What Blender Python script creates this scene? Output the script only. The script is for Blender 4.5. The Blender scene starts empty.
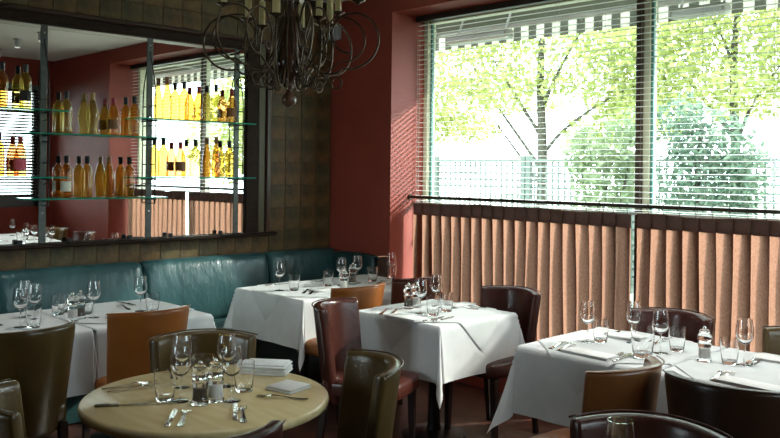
import bpy, math, random
import numpy as np
from mathutils import Matrix, Vector
random.seed(7)
RNG = np.random.default_rng(11)
sc = bpy.context.scene
COL = sc.collection
PI = math.pi

# ------------------------------------------------------------------ camera
CAM_H = 1.62
F_PX, YAW, ROLL, YH = 841.3, math.radians(45.73), math.radians(0.642), -48.2
cam_d = bpy.data.cameras.new('camera')
cam = bpy.data.objects.new('camera', cam_d)
COL.objects.link(cam)
cam_d.sensor_width = 36.0
cam_d.lens = F_PX / 780 * 36.0
cam_d.shift_y = YH / 780
cam_d.clip_end = 300
cam.matrix_world = (Matrix.Translation((0, 0, CAM_H)) @ Matrix.Rotation(YAW, 4, 'Z')
                    @ Matrix.Rotation(PI / 2, 4, 'X') @ Matrix.Rotation(ROLL, 4, 'Z'))
sc.camera = cam

# ------------------------------------------------------------------ sky, sun, exposure
world = bpy.data.worlds.new('sky')
sc.world = world
world.use_nodes = True
bg = world.node_tree.nodes['Background']
bg.inputs['Color'].default_value = (0.80, 0.93, 1.0, 1)
bg.inputs['Strength'].default_value = 10.0
sun_d = bpy.data.lights.new('sun', 'SUN')
sun_d.energy = 9.5
sun_d.angle = math.radians(2.2)
sun_d.color = (1.0, 0.95, 0.86)
sun = bpy.data.objects.new('sun', sun_d)
COL.objects.link(sun)
sun.rotation_euler = Vector((-0.42, -0.74, -0.46)).to_track_quat('-Z', 'Y').to_euler()
def portal(name, loc, rot, sx, sy):
    d = bpy.data.lights.new(name, 'AREA')
    d.shape = 'RECTANGLE'; d.size = sx; d.size_y = sy
    d.cycles.is_portal = True
    o = bpy.data.objects.new(name, d); COL.objects.link(o)
    o.location = loc; o.rotation_euler = rot
portal('window_portal', (-3.2, 5.43, 1.6), (-PI / 2, 0, 0), 3.6, 2.7)
portal('front_portal', (-4.8, -3.2, 1.78), (PI / 2, 0, 0), 1.4, 1.8)
portal('side_portal', (0.5, 3.45, 1.9), (0, PI / 2, 0), 1.8, 2.7)
sc.view_settings.view_transform = 'Standard'
sc.view_settings.look = 'None'
sc.view_settings.gamma = 1.0
sc.view_settings.use_curve_mapping = False
sc.view_settings.exposure = 0.36
sc.cycles.max_bounces = 14
sc.cycles.transparent_max_bounces = 20
sc.cycles.diffuse_bounces = 6
sc.cycles.sample_clamp_indirect = 12.0

# ------------------------------------------------------------------ pixels to points on real planes
FWD = Vector((-math.sin(YAW), math.cos(YAW), 0)); RGT = Vector((math.cos(YAW), math.sin(YAW), 0))
def ray(px, py):
    x, y = px - 390, py - 219; c, s = math.cos(ROLL), math.sin(ROLL)
    xr = c * x + s * y; yr = -s * x + c * y - YH
    return FWD * F_PX + RGT * xr - Vector((0, 0, 1)) * yr
ORG = Vector((0, 0, CAM_H))
def onz(px, py, z): r = ray(px, py); return ORG + r * ((z - CAM_H) / r.z)
def onx(px, py, x): r = ray(px, py); return ORG + r * (x / r.x)
def ony(px, py, y): r = ray(px, py); return ORG + r * (y / r.y)

# ------------------------------------------------------------------ materials
def mat(name, col, rough=0.5, metal=0.0, col2=None, nscale=8.0, bump=0.0, bscale=60.0, spec=0.5,
        trans=0.0, ior=1.45, coat=0.0, detail=4.0, stretch=None, ramp=(0.35, 0.65)):
    m = bpy.data.materials.new(name); m.use_nodes = True
    nt = m.node_tree; b = nt.nodes['Principled BSDF']
    b.inputs['Base Color'].default_value = (*col, 1)
    b.inputs['Roughness'].default_value = rough
    b.inputs['Metallic'].default_value = metal
    b.inputs['IOR'].default_value = ior
    b.inputs['Specular IOR Level'].default_value = spec
    b.inputs['Transmission Weight'].default_value = trans
    b.inputs['Coat Weight'].default_value = coat
    tc = None
    if col2 or bump:
        tc = nt.nodes.new('ShaderNodeTexCoord')
        mp = nt.nodes.new('ShaderNodeMapping')
        nt.links.new(tc.outputs['Object'], mp.inputs['Vector'])
        if stretch: mp.inputs['Scale'].default_value = stretch
    if col2:
        n = nt.nodes.new('ShaderNodeTexNoise'); n.inputs['Scale'].default_value = nscale
        n.inputs['Detail'].default_value = detail
        nt.links.new(mp.outputs['Vector'], n.inputs['Vector'])
        r = nt.nodes.new('ShaderNodeValToRGB')
        r.color_ramp.elements[0].position = ramp[0]; r.color_ramp.elements[0].color = (*col, 1)
        r.color_ramp.elements[1].position = ramp[1]; r.color_ramp.elements[1].color = (*col2, 1)
        nt.links.new(n.outputs['Fac'], r.inputs['Fac'])
        nt.links.new(r.outputs['Color'], b.inputs['Base Color'])
    if bump:
        n2 = nt.nodes.new('ShaderNodeTexNoise'); n2.inputs['Scale'].default_value = bscale
        n2.inputs['Detail'].default_value = 3
        nt.links.new(mp.outputs['Vector'], n2.inputs['Vector'])
        bp = nt.nodes.new('ShaderNodeBump'); bp.inputs['Strength'].default_value = bump
        bp.inputs['Distance'].default_value = 0.02
        nt.links.new(n2.outputs['Fac'], bp.inputs['Height'])
        nt.links.new(bp.outputs['Normal'], b.inputs['Normal'])
    return m

def clear_mat(name, tint, gloss=0.08, rough=0.0):
    """thin clear sheet: transparent with a fresnel sheen"""
    m = bpy.data.materials.new(name); m.use_nodes = True
    nt = m.node_tree; nt.nodes.clear()
    o = nt.nodes.new('ShaderNodeOutputMaterial'); mx = nt.nodes.new('ShaderNodeMixShader')
    t = nt.nodes.new('ShaderNodeBsdfTransparent'); t.inputs['Color'].default_value = (*tint, 1)
    g = nt.nodes.new('ShaderNodeBsdfGlossy'); g.inputs['Roughness'].default_value = rough
    f = nt.nodes.new('ShaderNodeLayerWeight'); f.inputs['Blend'].default_value = 0.5
    pw = nt.nodes.new('ShaderNodeMath'); pw.operation = 'POWER'; pw.inputs[1].default_value = 5.0
    ml = nt.nodes.new('ShaderNodeMath'); ml.operation = 'MULTIPLY_ADD'; ml.inputs[1].default_value = 0.9; ml.inputs[2].default_value = 0.025
    nt.links.new(f.outputs['Facing'], pw.inputs[0]); nt.links.new(pw.outputs[0], ml.inputs[0])
    nt.links.new(ml.outputs[0], mx.inputs['Fac'])
    nt.links.new(t.outputs[0], mx.inputs[1]); nt.links.new(g.outputs[0], mx.inputs[2])
    nt.links.new(mx.outputs[0], o.inputs['Surface'])
    return m

def cloth_mat(name, col, transl=0.5, col2=None, nscale=200.0, stretch=None, bump=0.0, tcol=None, dmul=None):
    m = bpy.data.materials.new(name); m.use_nodes = True
    nt = m.node_tree; nt.nodes.clear()
    o = nt.nodes.new('ShaderNodeOutputMaterial'); mx = nt.nodes.new('ShaderNodeMixShader')
    d = nt.nodes.new('ShaderNodeBsdfDiffuse'); t = nt.nodes.new('ShaderNodeBsdfTranslucent')
    d.inputs['Color'].default_value = (*col, 1); t.inputs['Color'].default_value = (*(tcol or col), 1)
    mx.inputs['Fac'].default_value = transl
    if col2:
        tc = nt.nodes.new('ShaderNodeTexCoord'); mp = nt.nodes.new('ShaderNodeMapping')
        nt.links.new(tc.outputs['Object'], mp.inputs['Vector'])
        if stretch: mp.inputs['Scale'].default_value = stretch
        n = nt.nodes.new('ShaderNodeTexNoise'); n.inputs['Scale'].default_value = nscale; n.inputs['Detail'].default_value = 3
        nt.links.new(mp.outputs['Vector'], n.inputs['Vector'])
        r = nt.nodes.new('ShaderNodeValToRGB')
        r.color_ramp.elements[0].position = 0.35; r.color_ramp.elements[0].color = (*col, 1)
        r.color_ramp.elements[1].position = 0.65; r.color_ramp.elements[1].color = (*col2, 1)
        nt.links.new(n.outputs['Fac'], r.inputs['Fac'])
        nt.links.new(r.outputs['Color'], t.inputs['Color'])
        if dmul:
            k = nt.nodes.new('ShaderNodeVectorMath'); k.operation = 'SCALE'; k.inputs['Scale'].default_value = dmul
            nt.links.new(r.outputs['Color'], k.inputs[0]); nt.links.new(k.outputs[0], d.inputs['Color'])
        else: nt.links.new(r.outputs['Color'], d.inputs['Color'])
    nt.links.new(d.outputs[0], mx.inputs[1]); nt.links.new(t.outputs[0], mx.inputs[2])
    nt.links.new(mx.outputs[0], o.inputs['Surface'])
    return m

M = {}
M['red'] = mat('red_paint', (0.27, 0.045, 0.026), 0.55, col2=(0.235, 0.038, 0.022), nscale=3, bump=0.05, bscale=90)
M['white_paint'] = mat('ceiling_paint', (0.72, 0.72, 0.66), 0.8)
M['floor'] = mat('floor_wood', (0.020, 0.008, 0.006), 0.42, col2=(0.062, 0.020, 0.012), nscale=6, detail=6, bump=0.08, bscale=25)
M['grout'] = mat('grout', (0.036, 0.027, 0.013), 0.8)
M['tiles'] = [mat('leather_tile_%d' % i, a, 0.5, col2=b, nscale=11, detail=8, bump=0.35, bscale=22, ramp=(0.36, 0.66), spec=0.3)
              for i, (a, b) in enumerate([((0.052, 0.038, 0.016), (0.120, 0.082, 0.032)),
                                          ((0.056, 0.037, 0.015), (0.140, 0.080, 0.029)),
                                          ((0.050, 0.039, 0.018), (0.112, 0.082, 0.034)),
                                          ((0.052, 0.034, 0.013), (0.145, 0.082, 0.030))])]
M['dark_wood'] = mat('dark_wood', (0.014, 0.008, 0.005), 0.55, col2=(0.026, 0.013, 0.008), nscale=14, stretch=(1, 1, 6), spec=0.12)
M['frame_band'] = mat('frame_band', (0.070, 0.064, 0.034), 0.4, spec=0.3)
M['frame_red'] = mat('frame_mahogany', (0.035, 0.015, 0.009), 0.3, spec=0.4)
M['mirror'] = mat('mirror_glass', (0.86, 0.88, 0.85), 0.0, metal=1.0)
M['steel'] = mat('brushed_steel', (0.085, 0.095, 0.088), 0.45, metal=0.6, col2=(0.06, 0.07, 0.065), nscale=30)
M['iron'] = mat('black_iron', (0.012, 0.011, 0.010), 0.4, metal=0.4)
M['bronze'] = mat('bronze_rod', (0.050, 0.036, 0.024), 0.35, metal=0.6)
M['chand_iron'] = mat('antique_bronze', (0.085, 0.058, 0.035), 0.32, metal=0.85, col2=(0.05, 0.034, 0.02), nscale=25)
M['chand_wood'] = mat('turned_wood', (0.060, 0.026, 0.013), 0.26, col2=(0.09, 0.04, 0.02), nscale=12)
M['candle'] = mat('candle_sleeve', (0.60, 0.52, 0.26), 0.5, col2=(0.50, 0.42, 0.18), nscale=40)
M['shelf_face'] = clear_mat('shelf_glass', (0.86, 0.97, 0.93))
M['shelf_edge'] = cloth_mat('shelf_glass_edge', (0.05, 0.36, 0.27), 0.6, tcol=(0.10, 0.62, 0.46))
M['glass'] = mat('clear_glass', (1, 1, 1), 0.0, trans=1.0, ior=1.45)
M['acrylic'] = mat('clear_acrylic', (0.97, 0.98, 0.97), 0.04, trans=1.0, ior=1.4)
def bottle_mat(name, tint, body):
    m = bpy.data.materials.new(name); m.use_nodes = True
    nt = m.node_tree; nt.nodes.clear(); N = nt.nodes.new
    o = N('ShaderNodeOutputMaterial'); m1 = N('ShaderNodeMixShader'); m2 = N('ShaderNodeMixShader'); m3 = N('ShaderNodeMixShader')
    t = N('ShaderNodeBsdfTransparent'); t.inputs['Color'].default_value = (*tint, 1)
    d = N('ShaderNodeBsdfDiffuse'); d.inputs['Color'].default_value = (*body, 1)
    u = N('ShaderNodeBsdfTranslucent'); u.inputs['Color'].default_value = (*body, 1)
    g = N('ShaderNodeBsdfGlossy'); g.inputs['Roughness'].default_value = 0.04
    lw = N('ShaderNodeLayerWeight'); lw.inputs['Blend'].default_value = 0.5
    p = N('ShaderNodeMath'); p.operation = 'POWER'; p.inputs[1].default_value = 3.0
    q = N('ShaderNodeMath'); q.operation = 'MULTIPLY_ADD'; q.inputs[1].default_value = 0.6; q.inputs[2].default_value = 0.04
    nt.links.new(lw.outputs['Facing'], p.inputs[0]); nt.links.new(p.outputs[0], q.inputs[0])
    m3.inputs['Fac'].default_value = 0.6
    nt.links.new(d.outputs[0], m3.inputs[1]); nt.links.new(u.outputs[0], m3.inputs[2])
    p2 = N('ShaderNodeMath'); p2.operation = 'MULTIPLY_ADD'; p2.inputs[1].default_value = 0.55; p2.inputs[2].default_value = 0.16
    nt.links.new(p.outputs[0], p2.inputs[0]); nt.links.new(p2.outputs[0], m1.inputs['Fac'])
    nt.links.new(t.outputs[0], m1.inputs[1]); nt.links.new(m3.outputs[0], m1.inputs[2])
    nt.links.new(q.outputs[0], m2.inputs['Fac']); nt.links.new(m1.outputs[0], m2.inputs[1]); nt.links.new(g.outputs[0], m2.inputs[2])
    nt.links.new(m2.outputs[0], o.inputs['Surface'])
    return m
M['gold_wine'] = bottle_mat('golden_wine_glass', (0.91, 0.70, 0.25), (0.40, 0.23, 0.04))
M['amber_wine'] = bottle_mat('amber_wine_glass', (0.88, 0.58, 0.20), (0.38, 0.16, 0.03))
M['pale_wine'] = bottle_mat('pale_wine_glass', (0.92, 0.82, 0.40), (0.40, 0.29, 0.06))
M['rose_wine'] = bottle_mat('rose_wine_glass', (0.92, 0.60, 0.32), (0.42, 0.16, 0.06))
M['cap_black'] = mat('black_foil', (0.010, 0.010, 0.010), 0.35)
M['cap_red'] = mat('red_foil', (0.30, 0.022, 0.030), 0.35)
M['cap_brown'] = mat('brown_foil', (0.22, 0.10, 0.035), 0.4)
M['cap_tan'] = mat('cork', (0.42, 0.26, 0.10), 0.6)
M['label_black'] = mat('black_label', (0.015, 0.014, 0.012), 0.6)
M['label_pink'] = mat('pink_label', (0.55, 0.09, 0.12), 0.6)
M['label_cream'] = mat('cream_label', (0.62, 0.60, 0.50), 0.7)
M['label_brown'] = mat('brown_label', (0.16, 0.07, 0.02), 0.6)
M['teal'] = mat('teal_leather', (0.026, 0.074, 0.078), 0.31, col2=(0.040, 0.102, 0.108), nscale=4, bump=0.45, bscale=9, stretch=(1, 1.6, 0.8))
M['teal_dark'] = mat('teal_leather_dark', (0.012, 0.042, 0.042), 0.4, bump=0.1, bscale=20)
M['linen'] = cloth_mat('white_linen', (0.78, 0.80, 0.80), 0.12, col2=(0.72, 0.74, 0.75), nscale=9)
M['overlay'] = cloth_mat('overlay_linen', (0.64, 0.67, 0.67), 0.05, col2=(0.59, 0.62, 0.62), nscale=7)
M['linen_fold'] = cloth_mat('white_napkin_linen', (0.80, 0.81, 0.80), 0.1, col2=(0.73, 0.74, 0.73), nscale=50)
M['round_top'] = mat('beige_tabletop', (0.64, 0.52, 0.28), 0.27, col2=(0.57, 0.45, 0.23), nscale=5, stretch=(1, 6, 1))
M['black_metal'] = mat('black_metal', (0.012, 0.011, 0.011), 0.45, metal=0.3)
M['silver'] = mat('polished_cutlery', (0.72, 0.70, 0.66), 0.16, metal=1.0)
M['knife_dark'] = mat('dark_knife_handle', (0.16, 0.13, 0.08), 0.3, metal=0.5)
M['pepper'] = mat('peppercorns', (0.09, 0.075, 0.055), 0.8, col2=(0.20, 0.16, 0.12), nscale=300)
M['salt'] = mat('sea_salt', (0.82, 0.80, 0.76), 0.8)
M['leg_wood'] = mat('dark_leg_wood', (0.018, 0.009, 0.006), 0.35)
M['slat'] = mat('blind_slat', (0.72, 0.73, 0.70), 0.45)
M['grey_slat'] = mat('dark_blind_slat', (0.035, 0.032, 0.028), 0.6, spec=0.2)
M['head'] = mat('dark_headrail', (0.030, 0.020, 0.016), 0.45)
M['cord'] = mat('cord', (0.30, 0.29, 0.26), 0.8)
M['curtain'] = cloth_mat('brown_linen_curtain', (0.215, 0.105, 0.070), 0.60, col2=(0.30, 0.158, 0.108), nscale=160, stretch=(1, 1, 0.4), dmul=0.26)
M['curtain_head'] = cloth_mat('brown_linen_header', (0.17, 0.095, 0.076), 0.12, col2=(0.22, 0.125, 0.10), nscale=120)
M['win_frame'] = mat('cream_window_paint', (0.60, 0.58, 0.42), 0.5)
M['win_bead'] = mat('dark_window_bead', (0.050, 0.026, 0.012), 0.45)
M['win_seal'] = mat('green_glazing_seal', (0.10, 0.26, 0.23), 0.5)
M['grey_frame'] = mat('grey_window_paint', (0.13, 0.14, 0.135), 0.5)
M['pane'] = clear_mat('window_pane', (0.96, 0.99, 0.98))
M['paving'] = mat('garden_paving', (0.17, 0.18, 0.14), 0.8, col2=(0.12, 0.14, 0.09), nscale=4)
M['trellis'] = mat('pale_trellis_paint', (0.085, 0.11, 0.085), 0.6)
M['bark'] = mat('bark', (0.060, 0.054, 0.034), 0.8, col2=(0.036, 0.032, 0.02), nscale=14, bump=0.3, bscale=20)
M['leaf_lime'] = cloth_mat('lime_leaves', (0.24, 0.29, 0.075), 0.5, col2=(0.46, 0.48, 0.20), nscale=3)
M['leaf_light'] = cloth_mat('pale_leaves', (0.16, 0.22, 0.11), 0.45, col2=(0.26, 0.31, 0.18), nscale=3)
M['leaf_conifer'] = cloth_mat('blue_green_needles', (0.065, 0.115, 0.080), 0.4, col2=(0.19, 0.25, 0.17), nscale=9)
M['awning'] = cloth_mat('grey_awning', (0.16, 0.165, 0.135), 0.3)
M['val_white'] = cloth_mat('white_valance', (0.75, 0.75, 0.68), 0.35)
M['val_grey'] = cloth_mat('grey_valance', (0.20, 0.21, 0.17), 0.3)
M['heater'] = mat('heater_metal', (0.36, 0.35, 0.32), 0.4, metal=0.5)
M['plate'] = mat('grey_plastic', (0.42, 0.43, 0.44), 0.5)
M['bulb'] = mat('clear_bulb', (1, 1, 0.97), 0.02, trans=1.0, ior=1.2)
M['tan'] = mat('tan_leather', (0.27, 0.088, 0.016), 0.34, col2=(0.225, 0.070, 0.012), nscale=5, bump=0.06, bscale=40)
M['olive'] = mat('olive_brown_leather', (0.078, 0.048, 0.014), 0.28, col2=(0.060, 0.036, 0.010), nscale=6, bump=0.06, bscale=40)
M['brown'] = mat('chestnut_leather', (0.150, 0.056, 0.016), 0.30, col2=(0.115, 0.042, 0.012), nscale=6, bump=0.06, bscale=40)
M['burgundy'] = mat('burgundy_leather', (0.062, 0.016, 0.010), 0.25, col2=(0.048, 0.012, 0.008), nscale=6, bump=0.06, bscale=40)
M['chocolate'] = mat('chocolate_leather', (0.038, 0.018, 0.010), 0.30, col2=(0.028, 0.014, 0.008), nscale=6, bump=0.06, bscale=40)
M['maroon'] = mat('maroon_leather', (0.050, 0.014, 0.010), 0.30, col2=(0.038, 0.011, 0.008), nscale=6, bump=0.06, bscale=40)

# ------------------------------------------------------------------ mesh helpers
class MB:
    def __init__(s): s.v = []; s.f = []; s.m = []
    def add(s, vs, fs, mi=0):
        o = len(s.v); s.v += [tuple(v) for v in vs]
        s.f += [tuple(i + o for i in f) for f in fs]; s.m += [mi] * len(fs)
    def box(s, a, b, mi=0, M4=None):
        (x0, y0, z0), (x1, y1, z1) = a, b
        vs = [(x0, y0, z0), (x1, y0, z0), (x1, y1, z0), (x0, y1, z0), (x0, y0, z1), (x1, y0, z1), (x1, y1, z1), (x0, y1, z1)]
        if M4: vs = [M4 @ Vector(v) for v in vs]
        s.add(vs, [(0, 3, 2, 1), (4, 5, 6, 7), (0, 1, 5, 4), (1, 2, 6, 5), (2, 3, 7, 6), (3, 0, 4, 7)], mi)
        return s
    def cbox(s, a, b, c=0.004, mi=0):
        """box with chamfered edges (24 verts)"""
        lo, hi = a, b; vs = []; idx = {}
        for ix in (0, 1):
            for iy in (0, 1):
                for iz in (0, 1):
                    p = [hi[0] if ix else lo[0], hi[1] if iy else lo[1], hi[2] if iz else lo[2]]
                    sg = [-1 if ix else 1, -1 if iy else 1, -1 if iz else 1]
                    for ax in range(3):
                        q = list(p)
                        for k in range(3):
                            if k != ax: q[k] += sg[k] * c
                        idx[(ix, iy, iz, ax)] = len(vs); vs.append(q)
        fs = []
        for ax in range(3):
            o = [k for k in range(3) if k != ax]
            for e in (0, 1):
                loop = []
                for (i, j) in ((0, 0), (1, 0), (1, 1), (0, 1)):
                    k = [0, 0, 0]; k[ax] = e; k[o[0]] = i; k[o[1]] = j
                    loop.append(idx[(*k, ax)])
                fs.append(loop if (e ^ (ax == 1)) else loop[::-1])
        for ax in range(3):                      # edge strips along axis ax
            o = [k for k in range(3) if k != ax]
            for i in (0, 1):
                for j in (0, 1):
                    k0 = [0, 0, 0]; k0[o[0]] = i; k0[o[1]] = j; k1 = list(k0); k1[ax] = 1
                    fs.append([idx[(*k0, o[0])], idx[(*k1, o[0])], idx[(*k1, o[1])], idx[(*k0, o[1])]])
        for ix in (0, 1):
            for iy in (0, 1):
                for iz in (0, 1):
                    fs.append([idx[(ix, iy, iz, 0)], idx[(ix, iy, iz, 1)], idx[(ix, iy, iz, 2)]])
        s.add(vs, fs, mi); s.fix = True
        return s
    def lathe(s, prof, n=24, c=(0, 0), mi=0, cap0=True, cap1=True):
        vs = []; fs = []
        for r, z in prof:
            for k in range(n):
                a = 2 * PI * k / n; vs.append((c[0] + r * math.cos(a), c[1] + r * math.sin(a), z))
        for i in range(len(prof) - 1):
            for k in range(n):
                k2 = (k + 1) % n
                fs.append((i * n + k, i * n + k2, (i + 1) * n + k2, (i + 1) * n + k))
        if cap0: fs.append(tuple(range(n))[::-1])
        if cap1: fs.append(tuple((len(prof) - 1) * n + k for k in range(n)))
        s.add(vs, fs, mi); return s
    def tube(s, pts, r, n=8, mi=0, closed=False):
        pts = [Vector(p) for p in pts]; N = len(pts)
        rs = r if isinstance(r, (list, tuple)) else [r] * N
        vs = []; fs = []; up = None
        for i, p in enumerate(pts):
            if closed: t = pts[(i + 1) % N] - pts[i - 1]
            else: t = pts[min(i + 1, N - 1)] - pts[max(i - 1, 0)]
            t.normalize()
            if up is None:
                up = Vector((0, 0, 1)) if abs(t.z) < 0.9 else Vector((1, 0, 0))
            u = (up - t * up.dot(t)); u.normalize(); w = t.cross(u); up = u
            for k in range(n):
                a = 2 * PI * k / n; vs.append(p + (u * math.cos(a) + w * math.sin(a)) * rs[i])
        for i in range(N if closed else N - 1):
            j = (i + 1) % N
            for k in range(n):
                k2 = (k + 1) % n; fs.append((i * n + k, i * n + k2, j * n + k2, j * n + k))
        if not closed:
            fs.append(tuple(range(n))[::-1]); fs.append(tuple((N - 1) * n + k for k in range(n)))
        s.add(vs, fs, mi); return s
    def grid(s, P, mi=0, wrap=False):
        """P[i][j] points"""
        a, b = len(P), len(P[0]); fs = []
        for i in range(a - 1):
            for j in range(b - 1): fs.append((i * b + j, i * b + j + 1, (i + 1) * b + j + 1, (i + 1) * b + j))
        s.add([p for row in P for p in row], fs, mi); return s
    def mesh(s, name, mats, smooth=False, angle=None):
        me = bpy.data.meshes.new(name); me.from_pydata(s.v, [], s.f)
        for m in (mats if isinstance(mats, (list, tuple)) else [mats]): me.materials.append(m)
        if any(s.m): me.polygons.foreach_set('material_index', s.m)
        if getattr(s, 'fix', False):
            import bmesh
            bm = bmesh.new(); bm.from_mesh(me); bmesh.ops.recalc_face_normals(bm, faces=bm.faces); bm.to_mesh(me); bm.free()
        if smooth:
            me.polygons.foreach_set('use_smooth', [True] * len(me.polygons))
            if angle is not None and hasattr(me, 'set_sharp_from_angle'): me.set_sharp_from_angle(angle=math.radians(angle))
        me.update(); return me
    def obj(s, name, mats, parent=None, smooth=False, angle=40):
        return link(name, s.mesh(name, mats, smooth, angle), parent)

def link(name, data, parent=None, loc=None, rot=None):
    o = bpy.data.objects.new(name, data); COL.objects.link(o)
    if parent: o.parent = parent
    if loc is not None: o.location = loc
    if rot is not None: o.rotation_euler = rot
    return o
def tag(o, label, cat, group=None, kind=None):
    o['label'] = label; o['category'] = cat
    if group: o['group'] = group
    if kind: o['kind'] = kind
    return o
def structure(o, label=None):
    o['kind'] = 'structure'
    if label: o['label'] = label
    return o
def thing(name, label, cat, loc=(0, 0, 0), rz=0.0, group=None):
    o = link(name, None, None, loc, (0, 0, rz)); o.empty_display_size = 0.1
    return tag(o, label, cat, group)
def subsurf(o, lv=2):
    m = o.modifiers.new('round', 'SUBSURF'); m.levels = lv; m.render_levels = lv
def spline(pts, n=8):
    """Catmull-Rom through points"""
    P = [Vector(p) for p in pts]; out = []
    for i in range(len(P) - 1):
        p0 = P[max(i - 1, 0)]; p1 = P[i]; p2 = P[i + 1]; p3 = P[min(i + 2, len(P) - 1)]
        for k in range(n):
            t = k / n
            out.append(0.5 * ((2 * p1) + (p2 - p0) * t + (2 * p0 - 5 * p1 + 4 * p2 - p3) * t * t + (3 * p1 - p0 - 3 * p2 + p3) * t ** 3))
    out.append(P[-1]); return out

# ------------------------------------------------------------------ room shell
XW, YW, ZC = -5.8, 4.909, 3.12      # tiled mirror wall, window wall front, ceiling
XJ, XR = -5.03, -1.42               # window recess sides
ZS, ZT = 0.22, 2.945                # recess sill and soffit
XF = 0.32                           # wall opposite the mirror
structure(MB().box((-6.1, -3.3, -0.1), (2.8, 5.5, 0)).obj('floor', M['floor']), 'dark reddish brown polished floor')
structure(MB().box((-6.1, -3.3, ZC), (2.8, 5.6, ZC + 0.12)).obj('ceiling', M['white_paint']), 'plain pale ceiling')
wl = structure(MB().box((-6.05, -3.2, 0), (XW - 0.008, 5.5, ZC)).obj('wall_left', M['grout']), 'wall of square brown leathery tiles around the mirror')
b = MB()
b.box((-6.05, YW, 0), (XJ, 5.41, ZC)); b.box((XR, YW, 0), (XF + 0.25, 5.41, ZC))
b.box((XJ, YW, ZT), (XR, 5.41, ZC)); b.box((XJ, YW, 0), (XR, 5.41, ZS))
structure(b.obj('wall_back', M['red']), 'terracotta red wall with the deep window recess')
b = MB()
WY0, WY1, WZ0, WZ1 = 1.95, 4.74, 1.06, 2.76
b.box((XF, 1.7, 0), (XF + 0.22, WY0, ZC)); b.box((XF, WY1, 0), (XF + 0.22, YW, ZC))
b.box((XF, WY0, 0), (XF + 0.22, WY1, WZ0)); b.box((XF, WY0, WZ1), (XF + 0.22, WY1, ZC))
structure(b.obj('wall_right', M['red']), 'red wall opposite the mirror')
structure(MB().box((XF + 0.22, 1.7, 0), (2.7, 1.9, ZC)).obj('wall_return', M['red']))
structure(MB().box((2.55, -3.2, 0), (2.75, 1.7, ZC)).obj('wall_side', M['red']))
b = MB(); b.box((-6.05, -3.25, 0), (-5.5, -3.05, ZC)); b.box((-4.1, -3.25, 0), (2.75, -3.05, ZC)); b.box((-5.5, -3.25, 0), (-4.1, -3.05, 0.9)); b.box((-5.5, -3.25, 2.65), (-4.1, -3.05, ZC))
structure(b.obj('wall_front', M['red']))
w3 = structure(link('fill_window_3', None, None, (-4.8, -3.15, 0.9)))  # unseen window added behind the camera to let in fill light
w3.scale.x = 0.7
for a_, b_ in (((-1.0, -0.04, 0), (1.0, 0.04, 0.07)), ((-1.0, -0.04, 1.68), (1.0, 0.04, 1.75)), ((-1.0, -0.04, 0.07), (-0.93, 0.04, 1.68)), ((0.93, -0.04, 0.07), (1.0, 0.04, 1.68)), ((-0.03, -0.04, 0.07), (0.03, 0.04, 1.68))):
    link('frame_bar', MB().cbox(a_, b_, 0.004).mesh('frame_bar', M['grey_frame']), w3)
for x0, x1 in ((-0.93, -0.03), (0.03, 0.93)): link('pane', MB().box((x0, -0.002, 0.07), (x1, 0.002, 1.68)).mesh('pane', M['pane']), w3)

# mirror extents on the tiled wall
MY0, MY1, MZ0, MZ1 = 0.95, 3.975, 1.10, 2.595
FY1, FZ1 = 4.215, 2.70
# tiles: each its own piece, only where no mirror frame covers the wall
TP, TH = 0.168, 0.194
tile_me = []
for k in range(4):
    t = MB().cbox((0, 0.0012, 0.0012), (0.012, TP - 0.0012, TH - 0.0012), 0.0018)
    tile_me.append(t.mesh('tile', M['tiles'][k]))
ni = 0
for i in range(24):
    y = 4.902 - (i + 1) * TP
    for j in range(-1, 11):
        z = 1.099 + j * TH
        if z + TH > ZC + 0.06: continue
        if y + TP < FY1 + 0.01 and z > MZ0 - 0.03 and z + TH < FZ1 + 0.02: continue
        o = link('tile', tile_me[(i * 7 + j * 5 + (i * j) % 3) % 4], wl, (XW - 0.010 + 0.0015 * random.random(), y, z))
        ni += 1

# mirror with moulded frame, as part of the wall furniture
mir = thing('wall_mirror', 'wide wall mirror in a dark moulded frame behind the bottle shelves', 'mirror', (XW, 2.5, MZ0))
def rel(b, root):                                     # shift builder vertices into the root's frame
    L = root.location
    b.v = [(x - L.x, y - L.y, z - L.z) for x, y, z in b.v]; return b
rel(MB().box((XW + 0.001, MY0 - 0.02, MZ0), (XW + 0.010, MY1 + 0.02, MZ1 + 0.02)), mir).obj('mirror_glass', M['mirror'], mir)
rel(MB().cbox((XW, MY1, MZ0 - 0.02), (XW + 0.035, 4.10, MZ1 + 0.01), 0.006), mir).obj('frame_side', M['dark_wood'], mir)
rel(MB().cbox((XW, 4.10, MZ0 - 0.02), (XW + 0.030, 4.165, FZ1 - 0.035), 0.004), mir).obj('frame_inlay', M['frame_band'], mir)
rel(MB().cbox((XW, 4.165, MZ0 - 0.02), (XW + 0.050, FY1, FZ1), 0.010), mir).obj('frame_moulding', M['frame_red'], mir)
rel(MB().cbox((XW, MY0 - 0.2, MZ1), (XW + 0.035, 4.10, FZ1 - 0.032), 0.006), mir).obj('frame_top', M['dark_wood'], mir)
rel(MB().cbox((XW, MY0 - 0.2, FZ1 - 0.034), (XW + 0.055, FY1, FZ1), 0.010), mir).obj('frame_moulding', M['frame_red'], mir)
rel(MB().cbox((XW, MY0 - 0.2, MZ0 - 0.02), (XW + 0.035, MY0, MZ1 + 0.01), 0.006), mir).obj('frame_side', M['dark_wood'], mir)
bv = MB(); bv.add([(XW + 0.0102, MY0, MZ1 - 0.026), (XW + 0.0102, MY1, MZ1 - 0.026), (XW + 0.0125, MY1, MZ1 + 0.004), (XW + 0.0125, MY0, MZ1 + 0.004)], [(0, 1, 2, 3)])
bv.v = [(x + (0.004 if z < MZ1 - 0.01 else -0.0), y, z) for x, y, z in bv.v]
rel(bv, mir).obj('bevelled_edge', M['mirror'], mir)
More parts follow.
